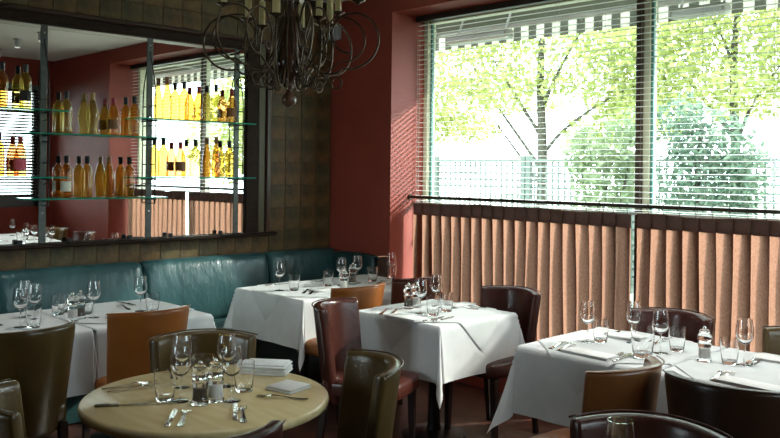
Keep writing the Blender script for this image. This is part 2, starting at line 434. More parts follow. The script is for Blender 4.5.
led = MB().cbox((XW, MY0 - 0.25, MZ0 - 0.032), (XW + 0.085, 4.262, MZ0 - 0.004), 0.006).obj('ledge', M['dark_wood'])
tag(led, 'narrow dark wooden ledge under the big mirror', 'ledge')

# ------------------------------------------------------------------ window in the recess
YG = 5.34
w1 = structure(link('window_1', None, None, (-3.2, YG, ZS)), 'large two-pane window looking onto the garden')
def wpart(name, a, b_, m, c=0.003): return rel(MB().cbox(a, b_, c), w1).obj(name, m, w1)
wpart('frame_post', (XJ, 5.30, ZS), (XJ + 0.045, 5.40, ZT), M['win_frame'])
wpart('frame_post', (XR - 0.045, 5.30, ZS), (XR, 5.40, ZT), M['win_frame'])
wpart('top_rail', (XJ + 0.045, 5.31, ZT - 0.05), (XR - 0.045, 5.40, ZT), M['win_frame'])
wpart('bottom_rail', (XJ + 0.045, 5.31, ZS), (XR - 0.045, 5.40, ZS + 0.07), M['win_frame'])
wpart('mullion', (-2.965, 5.32, ZS + 0.07), (-2.905, 5.42, ZT - 0.05), M['win_frame'])
wpart('mullion_bead', (-2.998, 5.295, ZS + 0.05), (-2.950, 5.345, ZT - 0.03), M['win_bead'])
wpart('glazing_seal', (-2.906, 5.335, ZS + 0.07), (-2.885, 5.36, ZT - 0.05), M['win_seal'], 0.002)
wpart('glazing_seal', (XJ + 0.044, 5.335, ZS + 0.07), (XJ + 0.066, 5.36, ZT - 0.05), M['win_seal'], 0.002)
for x0, x1 in ((XJ + 0.05, -3.0), (-2.92, XR - 0.05)):
    rel(MB().box((x0, 5.348, ZS + 0.06), (x1, 5.352, ZT - 0.045)), w1).obj('pane', M['pane'], w1)

# venetian blind across the window
def slat_mesh(length, m, w=0.034, axis='x', tilt=0.03):
    P = []
    for k in range(5):
        s = k / 4 - 0.5; zz = -0.005 * (2 * s) ** 2 * 0.5 + s * w * tilt
        P.append((s * w, zz))
    b = MB(); vs = []
    for e in (0, 1):
        for (q, z) in P:
            vs.append((e * length, q, z) if axis == 'x' else (q, e * length, z))
    for e in (0, 1):
        for (q, z) in P:
            vs.append((e * length, q, z - 0.0012) if axis == 'x' else (q, e * length, z - 0.0012))
    fs = []
    for k in range(4):
        fs.append((k, k + 1, 6 + k, 5 + k)); fs.append((10 + k, 15 + k, 16 + k, 11 + k))
    fs += [(0, 5, 15, 10), (4, 14, 19, 9)]
    b.add(vs, fs); b.fix = True
    return b.mesh('slat', m, True, 60)
bl = thing('venetian_blind', 'wide pale venetian blind with open slats across the garden window', 'blind', (XJ + 0.012, 5.215, 1.34))
BLN = XR - XJ - 0.024
sm = slat_mesh(BLN, M['slat'])
PITCH = 0.0415
for k in range(37):
    o = link('slat', sm, bl, (0, 0, 0.032 + k * PITCH))
link('headrail', MB().cbox((0, -0.035, 0), (BLN, 0.035, 0.048), 0.004).mesh('headrail', M['head']), bl, (0, 0, 2.896 - 1.34))
link('bottom_rail', MB().cbox((0, -0.026, 0), (BLN, 0.026, 0.016), 0.004).mesh('bottom_rail', M['slat']), bl)
for x in (0.2, 0.62, 1.02, 1.42, 1.84, 2.12, 2.55, 3.0, 3.42):
    for yy in (-0.024, 0.024):
        link('ladder_cord', MB().tube([(x, yy, 0.01), (x, yy, 1.56)], 0.0011, 5).mesh('ladder_cord', M['cord']), bl)
for (px, y0, y1) in ((416.5, 205, 239), (418.5, 205, 266)):
    top = onx(px, y0, XJ + 0.015); bot = onx(px, y1, XJ + 0.015)
    c = MB().tube([(top.x, top.y, 1.56 + 1.2), tuple(top), (top.x, top.y + 0.006, (top.z + bot.z) / 2), tuple(bot)], 0.0022, 6)
    c = rel(c, bl).obj('pull_cord', M['cord'], bl)
    t = MB().lathe([(0.003, bot.z + 0.004), (0.010, bot.z - 0.01), (0.012, bot.z - 0.035), (0.006, bot.z - 0.042)], 10, (bot.x + 0.004, bot.y))
    rel(t, bl).obj('tassel', M['iron'], bl, True)

# rod, cafe curtains
YR, ZR = 5.145, 1.400
rod = thing('curtain_rod', 'dark bronze curtain rod across the window recess', 'curtain rod', (XJ, YR, ZR))
link('rod', MB().tube([(0.001, 0, 0), (XR - XJ - 0.001, 0, 0)], 0.0125, 12).mesh('rod', M['bronze'], True, 40), rod)
for xx in (0.006, XR - XJ - 0.006):
    link('rod_socket', MB().tube([(xx - 0.006, 0, 0), (xx + 0.006, 0, 0)], 0.024, 14).mesh('rod_socket', M['bronze'], True, 40), rod)
def curtain(x0, x1, n, label):
    root = thing('cafe_curtain', label, 'curtain', (x0, YR, 0.30), 0, 'brown cafe curtains on the window rod')
    p = (x1 - x0) / n; ztop = 1.352; zh = ztop - 0.098
    prof = []
    for i in range(n):
        j = random.uniform(-.05, .05); d = random.uniform(0.85, 1.2)
        for (a, y) in ((0.03, 0.004), (0.16, -0.008), (0.34, -0.014), (0.55, -0.012), (0.74, -0.004), (0.90, 0.006), (0.94, 0.012), (0.90, 0.018), (0.74, 0.022),
                       (0.60, 0.026), (0.57, 0.031), (0.60, 0.036), (0.76, 0.036), (0.92, 0.030), (0.985, 0.018)):
            prof.append(((i + a + (j if 0.5 < a < 0.8 else 0)) * p, y * d))
    xs = [q[0] for q in prof]; lo, hi = min(xs), max(xs)
    zs = [0.30, 0.5, 0.7, 0.85, 1.0, 1.1, 1.18, 1.24, zh]
    P = []
    ph = random.random() * 6
    for z in zs:
        row = []
        t = (zh - z) / (zh - 0.3)
        for (x, y) in prof:
            wob = 0.014 * t * math.sin(x * 9 + ph + 2 * t) + 0.006 * t * math.sin(x * 23 + 1 + 3 * t)
            row.append((x + wob, y * (0.55 + 0.55 * min(1, t * 3)) + 0.012 * t * math.sin(x * 5 + ph), z - 0.30))
        P.append(row)
    o = MB().grid(P).obj('drape', M['curtain'], root, True, 180)
    Ph = []
    for z in (zh - 0.002, zh + 0.03, ztop):
        Ph.append([(x, y * 0.5 - 0.003, z - 0.30 + (0.008 * math.sin(x * 3.1 + ph) + 0.004 * math.sin(x * 11) if z == ztop else 0)) for (x, y) in prof])
    hb = MB().grid(Ph).obj('header_tape', M['curtain_head'], root, True, 180)
    sol = hb.modifiers.new('thick', 'SOLIDIFY'); sol.thickness = 0.004
    rm = None
    for i in range(n):
        if rm is None:
            ringp = [(0, 0.018 * math.cos(a), 0.018 * math.sin(a)) for a in [2 * PI * k / 14 for k in range(14)]]
            rm = MB().tube(ringp, 0.0028, 6, closed=True).tube([(0, 0, -0.018), (0.002, 0.004, -0.04), (0, 0.0, -0.062)], 0.002, 5).mesh('curtain_ring', M['bronze'], True, 60)
        link('curtain_ring', rm, root, ((i + 0.75) * p, 0, ZR - 0.30 - 0.004))
curtain(-4.99, -2.940, 19, 'brown linen cafe curtain on the corner side of the window')
curtain(-2.895, -1.46, 13, 'brown linen cafe curtain right of the window mullion')

# ------------------------------------------------------------------ window opposite the mirror (seen in the mirror)
w2 = structure(link('window_2', None, None, (XF + 0.1, 3.4, WZ0)), 'grey framed window with slatted blind opposite the mirror')
def w2part(name, a, b_, m): return rel(MB().cbox(a, b_, 0.004), w2).obj(name, m, w2)
w2part('top_rail', (XF + 0.06, WY0, WZ1 - 0.10), (XF + 0.14, WY1, WZ1), M['grey_frame'])
w2part('bottom_rail', (XF + 0.06, WY0, WZ0), (XF + 0.14, WY1, WZ0 + 0.16), M['grey_frame'])
for y in (WY0, 2.98, 3.82, WY1 - 0.08):
    w2part('frame_post', (XF + 0.06, y, WZ0), (XF + 0.14, y + 0.08, WZ1), M['grey_frame'])
for y0, y1 in ((WY0 + .08, 2.98), (3.06, 3.82), (3.90, WY1 - .08)):
    rel(MB().box((XF + 0.10, y0, WZ0 + .1), (XF + 0.104, y1, WZ1 - .08)), w2).obj('pane', M['pane'], w2)
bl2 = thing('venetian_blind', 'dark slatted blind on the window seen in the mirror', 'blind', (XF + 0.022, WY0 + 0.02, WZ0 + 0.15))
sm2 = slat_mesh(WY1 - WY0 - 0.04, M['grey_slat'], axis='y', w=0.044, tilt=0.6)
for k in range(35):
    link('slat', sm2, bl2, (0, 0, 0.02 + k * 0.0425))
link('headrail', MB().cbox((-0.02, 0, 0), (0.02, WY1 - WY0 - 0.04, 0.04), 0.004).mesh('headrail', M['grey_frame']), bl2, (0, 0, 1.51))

# small plate high on the red wall, ceiling spotlights, mostly added
pl = MB().cbox((-5.80, YW - 0.045, 0), (-5.68, YW, 0.14), 0.012)
c0 = ony(331, 36, YW)
pv = MB().cbox((0, -0.05, 0), (0.13, 0, 0.14), 0.012).obj('wall_speaker', M['plate'])
pv.location = (XW + 0.006, YW, c0.z - 0.05)
tag(pv, 'small pale grey box high on the red wall behind the chandelier', 'speaker')
SPW = 38.0
mount_me = MB().lathe([(0.045, 0.085), (0.045, 0.0995)], 16).mesh('mount', M['plate'], True, 40)
head_me = MB().lathe([(0.030, 0.0), (0.036, 0.03), (0.032, 0.075), (0.012, 0.086)], 16, cap0=False).mesh('lamp_head', M['plate'], True, 40)
for (x, y), pw_, lb in (((-2.75, 1.95), 1.0, 'added fill spotlight above the round table'), ((-4.55, 2.15), 1.5, 'added fill spotlight above the left cloth tables'),
                   ((-2.15, 3.75), 2.6, 'added fill spotlight above the right cloth tables'), ((-1.45, 3.75), 2.2, 'added fill spotlight above the rightmost visible table'), ((-3.6, 3.7), 0.8, 'added fill spotlight above the centre table'),
                   ((-0.4, 3.9), 0.6, 'small ceiling spotlight reflected in the mirror')):
    sp = thing('ceiling_spotlight', lb, 'spotlight', (x, y, ZC - 0.10), 0, 'ceiling spotlights')  # those over the tables are unseen, added to brighten the tabletops
    link('mount', mount_me, sp); link('lamp_head', head_me, sp)
    ld = bpy.data.lights.new('spotlight_beam', 'SPOT'); ld.energy = SPW * pw_; ld.spot_size = math.radians(84); ld.spot_blend = 1.0
    ld.shadow_soft_size = 0.03; ld.color = (1.0, 0.97, 0.90)
    link('beam', ld, sp, (0, 0, 0.02))
# ------------------------------------------------------------------ outside
structure(MB().box((-40, -30, -0.14), (30, 60, -0.11)).obj('ground_outside', M['paving']), 'pale paving outside')
def trellis(x0, x1, y, z0, z1, label):
    r = thing('trellis_fence', label, 'fence', (x0, y, 0), 0, 'white trellis fence panels outside')
    w = x1 - x0
    for xx in (0, w): link('post', MB().cbox((xx - 0.045, -0.04, -0.02), (xx + 0.045, 0.04, z1 + 0.06), 0.006).mesh('post', M['trellis']), r)
    link('top_rail', MB().cbox((0, -0.03, z1 - 0.05), (w, 0.03, z1), 0.005).mesh('top_rail', M['trellis']), r)
    link('bottom_rail', MB().cbox((0, -0.03, z0), (w, 0.03, z0 + 0.06), 0.005).mesh('bottom_rail', M['trellis']), r)
    b = MB(); n = int(w / 0.105)
    for k in range(1, n): b.box((k * w / n - 0.014, -0.012, z0), (k * w / n + 0.014, 0, z1))
    m = int((z1 - z0) / 0.105)
    for k in range(1, m): b.box((0, 0, z0 + k * (z1 - z0) / m - 0.014), (w, 0.012, z0 + k * (z1 - z0) / m + 0.014))
    o = b.obj('lattice', M['trellis'], r); o['kind'] = 'stuff'
XFN = [-13.6, -11.6, -9.6, -7.7, -6.0, -4.4, -2.8]
ords = ['leftmost', 'second from the left', 'third from the left', 'fourth from the left', 'second from the right', 'rightmost']
for i in range(6):
    trellis(XFN[i] + 0.05, XFN[i + 1] - 0.05, 10.4, 0.1, 1.82, 'white trellis fence panel outside, ' + ords[i])

def leaf_cloud(name, m, parent, centers, n, size, seed, flat=1.0):
    r = np.random.default_rng(seed)
    cs = np.array([c[:3] for c in centers]); rad = np.array([c[3:6] for c in centers])
    wt = np.prod(rad, 1) ** 0.67; wt /= wt.sum()
    idx = r.choice(len(cs), n, p=wt)
    d = r.normal(size=(n, 3)); d /= np.linalg.norm(d, axis=1)[:, None]
    rr = r.random(n) ** 0.42
    p = cs[idx] + d * rad[idx] * rr[:, None]
    a = r.normal(size=(n, 3)); a /= np.linalg.norm(a, axis=1)[:, None]
    bq = np.cross(a, r.normal(size=(n, 3))); bq /= np.linalg.norm(bq, axis=1)[:, None]
    s = size * (0.6 + 0.8 * r.random(n))[:, None]
    V = np.stack([p - a * s, p + bq * s * 0.45, p + a * s, p - bq * s * 0.45], 1).reshape(-1, 3)
    me = bpy.data.meshes.new(name)
    me.vertices.add(4 * n); me.vertices.foreach_set('co', V.ravel())
    me.loops.add(4 * n); me.loops.foreach_set('vertex_index', np.arange(4 * n, dtype=np.int32))
    me.polygons.add(n); me.polygons.foreach_set('loop_start', np.arange(0, 4 * n, 4, dtype=np.int32))
    me.polygons.foreach_set('loop_total', np.full(n, 4, dtype=np.int32))
    me.materials.append(m); me.update(); me.validate()
    o = link(name, me, parent); o['kind'] = 'stuff'
    return o
def tree(name, label, cat, loc, trunk_h, trunk_r, branches, clumps, m, n, size, seed):
    r = thing(name, label, cat, loc)
    link('trunk', MB().tube(spline([(0, 0, -0.1), (0.02, 0.02, trunk_h * 0.4), (-0.03, 0, trunk_h * 0.75), (0.02, 0.02, trunk_h)], 5),
                            [trunk_r * (1 - 0.6 * k / 15) for k in range(16)], 9).mesh('trunk', M['bark'], True, 60), r)
    for bp in branches:
        pts = spline(bp, 5); N = len(pts)
        link('branch', MB().tube(pts, [0.045 * (1 - 0.75 * k / (N - 1)) for k in range(N)], 6).mesh('branch', M['bark'], True, 60), r)
    leaf_cloud('foliage', m, r, clumps, n, size, seed)
# spring tree whose trunk shows left of the mullion
ta = ony(541, 190, 13.0)
tree('spring_tree', 'spring tree with thin dark trunk and lime leaves left of the mullion', 'tree', (ta.x, 13.0, 0), 4.6, 0.12,
     [[(0, 0, 1.7), (-0.5, 0.1, 2.2), (-1.2, 0, 3.1), (-2.0, 0.2, 4.0)], [(0, 0, 2.3), (-0.4, -0.2, 3.0), (-1.0, -0.2, 3.8)],
      [(0, 0, 1.9), (0.5, 0, 2.4), (1.2, 0.2, 2.9), (2.0, 0.2, 3.2)], [(0, 0, 2.8), (0.6, -0.2, 3.6), (1.2, -0.2, 4.4)],
      [(0, 0, 1.4), (-0.6, 0.2, 1.9), (-1.4, 0.3, 2.7)]],
     [(-1.8, 0, 4.1, 1.6, 1.2, 0.9), (0, 0, 4.8, 1.8, 1.4, 1.1), (1.6, 0, 3.6, 1.4, 1.2, 0.8), (-2.6, 0.3, 3.1, 1.1, 1.0, 0.6), (-0.6, 0, 3.2, 1.3, 1.0, 0.5),
      (2.2, 0, 2.6, 0.9, 0.8, 0.5), (1.0, .4, 2.3, 0.8, 0.6, 0.5), (-3.2, .3, 2.6, 1.0, 0.8, 0.45), (-2.0, .3, 2.5, 0.7, 0.6, 0.3)], M['leaf_lime'], 12500, 0.066, 3)
tb = ony(735, 150, 14.0)
tree('spring_tree', 'lime green spring tree spreading behind the right pane', 'tree', (tb.x, 14.0, 0), 4.4, 0.11,
     [[(0, 0, 2.0), (0.3, 0, 2.8), (0.9, 0, 3.6)], [(0, 0, 2.2), (-0.6, 0, 3.0), (-1.3, 0, 3.7)], [(0, 0, 3.0), (-0.2, 0.1, 3.8), (-0.6, 0, 4.6)]],
     [(-1.4, 0, 4.0, 1.4, 1.2, 0.9), (0.3, 0, 4.6, 1.7, 1.3, 1.0), (1.6, 0, 3.8, 1.5, 1.2, 0.9), (0.0, 0, 3.1, 1.6, 1.2, 0.6), (2.4, 0, 3.0, 1.3, 1.0, 0.8), (-2.0, 0, 3.0, 0.9, 0.8, 0.5)],
     M['leaf_lime'], 14000, 0.066, 4)
tcn = ony(700, 200, 9.4)
tree('conifer_bush', 'dense blue green conical bush in front of the trellis', 'bush', (tcn.x, 9.4, 0), 2.2, 0.06, [],
     [(0, 0, 0.7, 0.80, 0.65, 0.7), (0, 0, 1.4, 0.70, 0.55, 0.6), (0.15, 0, 1.95, 0.55, 0.4, 0.45), (-0.25, 0, 2.2, 0.36, 0.3, 0.4), (0.5, 0, 1.6, 0.4, 0.3, 0.5)],
     M['leaf_conifer'], 4600, 0.048, 5)
td = ony(606, 200, 9.2)
tree('garden_shrub', 'small pale leafy shrub before the trellis left of the mullion', 'shrub', (td.x, 9.2, 0), 1.5, 0.03,
     [[(0, 0, 0.7), (0.2, 0, 1.2), (0.3, 0, 1.7)], [(0, 0, 0.6), (-0.2, 0, 1.1), (-0.35, 0, 1.6)]],
     [(0, 0, 1.5, 0.5, 0.4, 0.45), (-0.3, 0, 1.9, 0.35, 0.3, 0.35), (0.3, 0, 2.0, 0.35, 0.3, 0.4)], M['leaf_light'], 1300, 0.06, 6)

tree('spring_tree', 'lime green tree outside seen only in the mirror', 'tree', (3.2, 11.5, 0), 4.2, 0.11,
     [[(0, 0, 2.0), (0.3, 0, 2.8), (0.9, 0, 3.4)], [(0, 0, 2.2), (-0.6, 0, 3.0), (-1.3, 0, 3.5)]],
     [(-1.2, 0, 3.2, 1.6, 1.2, 1.2), (0.8, 0, 3.4, 1.7, 1.3, 1.2), (0.0, 0, 2.0, 1.8, 1.2, 0.9), (2.2, 0, 2.4, 1.5, 1.2, 1.2), (-2.2, 0, 1.9, 1.2, 1.0, 0.9)], M['leaf_lime'], 9000, 0.085, 8)
# awning with striped valance, patio heaters under it
YV = 6.2
vz0 = ony(600, 30.5, YV).z; vz1 = ony(600, 13, YV).z
aw = thing('awning', 'grey awning with a grey and white striped valance over the window', 'awning', (-7.2, YV, vz0))
AWL = 7.6; YA0 = 5.52 - YV
link('canopy', MB().box((0, YA0, 0), (AWL, 0, 0.004), M4=Matrix.Identity(4)).mesh('canopy', M['awning']), aw)
ca = aw.children[-1]
ca.data.vertices.foreach_set('co', np.array([(x, y, (vz1 - vz0) + (0 if y > -0.01 else 0.42) + (0.006 if z > 0.002 else 0)) for x, y, z in [v.co for v in ca.data.vertices]]).ravel())
ns = 90
vm = [MB().box((0, -0.002, 0), (AWL / ns, 0.002, vz1 - vz0)).mesh('valance_stripe', M[k]) for k in ('val_white', 'val_grey')]
for i in range(ns): link('valance_stripe', vm[i % 2], aw, (i * AWL / ns, 0, 0))
link('front_bar', MB().tube([(0, 0, 0), (AWL, 0, 0)], 0.02, 8).mesh('front_bar', M['heater'], True, 40), aw, (0, -0.015, vz1 - vz0))
for xx in (1.5, 3.7, 5.6):
    link('fold_arm', MB().tube([(xx, YA0 + 0.02, 0.45), (xx + 0.25, YA0 / 2, 0.2), (xx, -0.02, vz1 - vz0)], 0.016, 8).mesh('fold_arm', M['heater'], True, 40), aw)
def heater(pl_, pr_, y, label):
    a = ony(*pl_, y); c = ony(*pr_, y); L = (c - a).length
    r = thing('patio_heater', label, 'heater', (a.x, y, a.z), 0, 'heaters under the awning')
    link('casing', MB().cbox((0, -0.05, 0), (L, 0.05, 0.075), 0.012).mesh('casing', M['heater']), r)
    link('reflector', MB().cbox((0.03, -0.058, 0.015), (L - 0.03, -0.050, 0.055), 0.003).mesh('reflector', M['plate']), r)
    for q in (0.12, 0.88):
        link('bracket', MB().tube([(q * L, 0.03, 0.07), (q * L + 0.04, 0.06, 0.22), (q * L + 0.04, 0.08, 0.40)], 0.012, 6).mesh('bracket', M['heater']), r)
heater((449, 45.5), (511, 36), 5.95, 'slim patio heater hanging outside near the corner end of the window')
heater((672, 20), (729, 12), 5.95, 'slim patio heater hanging outside right of the mullion')

# ------------------------------------------------------------------ banquette along the tiled wall
bq = thing('banquette', 'long teal leather banquette bench along the tiled wall', 'bench', (XW + 0.03, 2.9, 0))
def soft(name, a, b_, m, parent, c=0.03, lv=2):
    L = parent.location
    a = [a[i] - L[i] for i in range(3)]; b_ = [b_[i] - L[i] for i in range(3)]
    o = MB().cbox(a, b_, c).obj(name, m, parent, True, 180); subsurf(o, lv); return o
def backpanel(name, y0, y1, m):
    """upholstered back panel: rounded roll at the top, gentle belly"""
    P = []
    prof = [(0.02, 0.40), (0.17, 0.42), (0.175, 0.55), (0.165, 0.70), (0.145, 0.82), (0.125, 0.895), (0.095, 0.928), (0.05, 0.938), (0.0, 0.925)]
    ys = [0, 0.006, 0.03, 0.10, 0.3, 0.5, 0.7, 0.90, 0.97, 0.994, 1]
    for t in ys:
        e = 1 - max(0, 1 - min(t, 1 - t) / 0.035) ** 2
        P.append([((x - 0.02) * (0.75 + 0.25 * e) + 0.02 - (XW + 0.02 - XW) + 0.0, (y0 + (y1 - y0) * t) - bq.location.y, z - 0.02 * (1 - e) * (z > 0.6)) for x, z in prof])
    o = MB().grid(P).obj(name, m, bq, True, 180); subsurf(o, 1); return o
ys_b = [0.6, 1.98, onx(144, 275, -5.68).y, onx(269, 262, -5.68).y, YW - 0.02]
for i in range(4): backpanel('back_panel', ys_b[i] + 0.004, ys_b[i + 1] - 0.004, M['teal'])
for i in range(4): soft('seat_cushion', (XW + 0.15, ys_b[i] + 0.004, 0.32), (-5.12, ys_b[i + 1] - 0.004, 0.47), M['teal'], bq, 0.03)
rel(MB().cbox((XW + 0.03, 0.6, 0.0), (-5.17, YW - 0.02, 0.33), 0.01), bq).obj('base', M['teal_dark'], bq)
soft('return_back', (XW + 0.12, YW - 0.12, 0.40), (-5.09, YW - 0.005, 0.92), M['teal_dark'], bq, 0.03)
rel(MB().cbox((-5.085, YW - 0.12, 0.0), (-5.045, YW - 0.004, 0.90), 0.004), bq).obj('end_post', M['black_metal'], bq)
rel(MB().cbox((-5.088, YW - 0.123, 0.90), (-5.042, YW - 0.003, 0.915), 0.004), bq).obj('post_cap', M['silver'], bq)

# ------------------------------------------------------------------ bottle shelving
rack = thing('shelf_rack', 'steel uprights and wire brackets of the bottle shelves on the mirror', 'shelf rack', (XW + 0.010, 3.0, MZ0))
def rp(b, name, m, sm_=False): return rel(b, rack).obj(name, m, rack, sm_, 50)
UPR = [1.535, 2.32, 3.113, 3.888]
SHZ = {'L': (1.555, 2.010), 'Mb': (1.408, 1.852), 'R': (1.555, 1.992)}
SHY = {'L': (1.40, 2.44), 'Mb': (2.19, 3.205), 'R': (2.975, 3.995)}
SD0, SD1 = XW + 0.016, XW + 0.135
for uy in UPR:
    rp(MB().cbox((XW + 0.010, uy - 0.024, MZ0 - 0.004), (XW + 0.016, uy + 0.024, MZ1 + 0.01), 0.002), 'upright', M['steel'])
    z_sh = sorted([z for k in SHZ for z in SHZ[k] if SHY[k][0] < uy < SHY[k][1]])
    zb = z_sh[0] - 0.05
    rodp = spline([(XW + 0.016, uy, 2.50), (XW + 0.030, uy, 2.44), (XW + 0.070, uy, 2.32), (XW + 0.100, uy, 2.20), (XW + 0.108, uy, 2.05), (XW + 0.108, uy, 1.8), (XW + 0.108, uy, zb)], 5)
    rp(MB().tube(rodp, 0.0045, 6), 'wire_bracket', M['iron'], True)
    k = zb
    while k < 2.2:
        rp(MB().tube([(XW + 0.016, uy, k), (XW + 0.108, uy, k)], 0.0042, 6), 'rung', M['iron'], True); k += 0.145
    for zs_ in z_sh:
        rp(MB().tube([(XW + 0.016, uy + 0.0, zs_ - 0.018), (XW + 0.125, uy, zs_ - 0.018)], 0.006, 6), 'shelf_support', M['iron'], True)
    for zr in (2.54, 2.0, 1.3):
        rp(MB().tube([(XW + 0.016, uy, zr), (XW + 0.019, uy, zr)], 0.006, 8), 'screw', M['silver'], True)
SHELF = {}
for k, nm in (('L', 'leftmost bay'), ('Mb', 'middle bay'), ('R', 'right bay')):
    for q, zz in enumerate(SHZ[k]):
        y0, y1 = SHY[k]
        s = thing('glass_shelf', '%s glass shelf in the %s of the mirror' % (('lower', 'upper')[q], nm), 'shelf', (SD0, y0, zz - 0.011), 0, 'glass bottle shelves')
        link('pane', MB().box((0, 0, 0), (SD1 - SD0, y1 - y0, 0.010)).mesh('pane', M['shelf_face']), s)
        link('polished_edge', MB().box((SD1 - SD0, 0, 0), (SD1 - SD0 + 0.004, y1 - y0, 0.010)).mesh('polished_edge', M['shelf_edge']), s)
        for yy in (-0.003, y1 - y0):
            link('polished_edge', MB().box((0, yy, 0), (SD1 - SD0, yy + 0.003, 0.010)).mesh('polished_edge', M['shelf_edge']), s)

# bottles
def bottle_prof(kind):
    if kind == 'bordeaux': return [(0.030, 0), (0.036, 0.004), (0.037, 0.02), (0.037, 0.178), (0.035, 0.196), (0.027, 0.213), (0.0165, 0.226), (0.0145, 0.24), (0.0140, 0.288)], 0.288
    if kind == 'burgundy': return [(0.032, 0), (0.039, 0.004), (0.040, 0.02), (0.040, 0.125), (0.037, 0.15), (0.029, 0.180), (0.019, 0.208), (0.0150, 0.232), (0.0140, 0.264)], 0.264
    if kind == 'flute': return [(0.029, 0), (0.034, 0.004), (0.035, 0.02), (0.035, 0.135), (0.032, 0.165), (0.025, 0.205), (0.018, 0.24), (0.0145, 0.27), (0.0138, 0.312)], 0.312
    return [(0.027, 0), (0.032, 0.004), (0.031, 0.03), (0.033, 0.07), (0.041, 0.115), (0.042, 0.14), (0.036, 0.175), (0.024, 0.215), (0.016, 0.245), (0.0140, 0.29)], 0.290
BC = {}
def bottle(kind, glass, cap, loc, label, lab=None):
    t = thing('wine_bottle', label, 'bottle', loc, random.uniform(-1, 1) * 0.3, 'wine bottles on the mirror shelves')
    prof, h = bottle_prof(kind)
    k1 = (kind, glass)
    if k1 not in BC: BC[k1] = MB().lathe(prof, 20).mesh('glass_body', M[glass], True, 60)
    link('glass_body', BC[k1], t)
    k2 = (kind, cap)
    if k2 not in BC:
        BC[k2] = MB().lathe([(0.0150, h - 0.050), (0.0156, h - 0.048), (0.0158, h - 0.012), (0.0168, h - 0.010), (0.0168, h + 0.002), (0.0150, h + 0.004)], 16).mesh('capsule', M[cap], True, 50)
    link('capsule', BC[k2], t)
    if lab:
        r = max(p[0] for p in prof) + 0.0006; P = []
        for z in (0.045, 0.115):
            P.append([(r * math.cos(a), r * math.sin(a), z) for a in [-1.5 + 3.0 * q / 12 for q in range(13)]])
        o = MB().grid(P).obj('paper_label', M[lab], t, True, 60); o.rotation_euler.z = -0.7
XB = XW + 0.078
def brow(key, q, items, where):
    z = SHZ[key][q]
    for i, (px, py, kind, glass, cap, lab, lb) in enumerate(items):
        y = onx(px, py, XB).y
        bottle(kind, glass, cap, (XB, y, z + 0.0005), lb, lab)
brow('R', 1, [(167.7, 100, 'flute', 'gold_wine', 'cap_brown', None, 'tall wine bottle with rusty cap, leftmost on the upper right shelf'),
              (184.6, 100, 'bordeaux', 'gold_wine', 'cap_black', None, 'black capped golden bottle second on the upper right shelf'),
              (199.4, 100, 'burgundy', 'amber_wine', 'cap_red', None, 'red capped amber bottle in the middle of the upper right shelf'),
              (216.5, 100, 'bordeaux', 'pale_wine', 'cap_black', None, 'black capped golden bottle fourth on the upper right shelf'),
              (232.3, 100, 'burgundy', 'rose_wine', 'cap_red', 'label_brown', 'red capped bottle at the right end of the upper right shelf')], 'R')
brow('R', 0, [(163.8, 160, 'bordeaux', 'gold_wine', 'cap_black', None, 'black capped golden bottle leftmost on the lower right shelf'),
              (181.0, 160, 'burgundy', 'rose_wine', 'cap_red', 'label_brown', 'red capped amber bottle on the lower right shelf'),
              (196.0, 160, 'bordeaux', 'pale_wine', 'cap_black', None, 'black capped pale bottle in the middle of the lower right shelf'),
              (216.5, 160, 'flute', 'amber_wine', 'cap_brown', None, 'slender bottle with brown cap on the lower right shelf'),
              (229.8, 160, 'bordeaux', 'gold_wine', 'cap_black', None, 'black capped golden bottle at the right end of the lower right shelf')], 'R')
brow('Mb', 1, [(67, 115, 'bordeaux', 'pale_wine', 'cap_black', None, 'black capped pale bottle leftmost on the upper middle shelf'),
               (93, 115, 'curvy', 'pale_wine', 'cap_tan', None, 'waisted pale bottle with a cork on the upper middle shelf'),
               (114, 115, 'burgundy', 'gold_wine', 'cap_red', 'label_brown', 'red capped golden bottle with dark label on the upper middle shelf'),
               (135, 115, 'bordeaux', 'gold_wine', 'cap_black', None, 'black capped golden bottle rightmost on the upper middle shelf')], 'M')
brow('Mb', 0, [(66.8, 175, 'bordeaux', 'amber_wine', 'cap_black', 'label_cream', 'dark capped bottle with pale label leftmost on the lower middle shelf'),
               (87.7, 175, 'bordeaux', 'gold_wine', 'cap_black', None, 'black capped golden bottle second on the lower middle shelf'),
               (109.4, 175, 'curvy', 'gold_wine', 'cap_brown', None, 'waisted golden bottle with brown cap on the lower middle shelf'),
               (129.7, 175, 'bordeaux', 'gold_wine', 'cap_black', None, 'black capped golden bottle rightmost on the lower middle shelf')], 'M')
brow('L', 1, [(2.5, 95, 'bordeaux', 'amber_wine', 'cap_black', None, 'bottle cut by the photo edge on the upper left shelf'),
              (26, 95, 'bordeaux', 'pale_wine', 'cap_black', 'label_black', 'bottle with a wide black label on the upper left shelf')], 'L')
brow('L', 0, [(-1, 160, 'bordeaux', 'amber_wine', 'cap_black', None, 'bottle cut by the photo edge on the lower left shelf'),
              (20.8, 160, 'burgundy', 'rose_wine', 'cap_red', 'label_pink', 'rose bottle with pink label and red cap on the lower left shelf')], 'L')
for i, (px, py) in enumerate(((20.5, 244), (69.5, 241), (130, 237.5), (171, 235), (221, 232.5))):
    p = onx(px, py, XW + 0.055)
    o = MB().cbox((-0.014, -0.014, 0), (0.014, 0.014, 0.032), 0.004).obj('ledge_block', M['cap_black'])
    o.location = (XW + 0.055, p.y, MZ0 - 0.0038)
    tag(o, ['small black block at the left end of the mirror ledge', 'small black block on the ledge just right of the left upright', 'small black block on the ledge left of the middle upright',
            'small black block on the ledge right of the middle upright', 'small black block on the ledge near the right upright'][i], 'block', 'black blocks on the ledge')

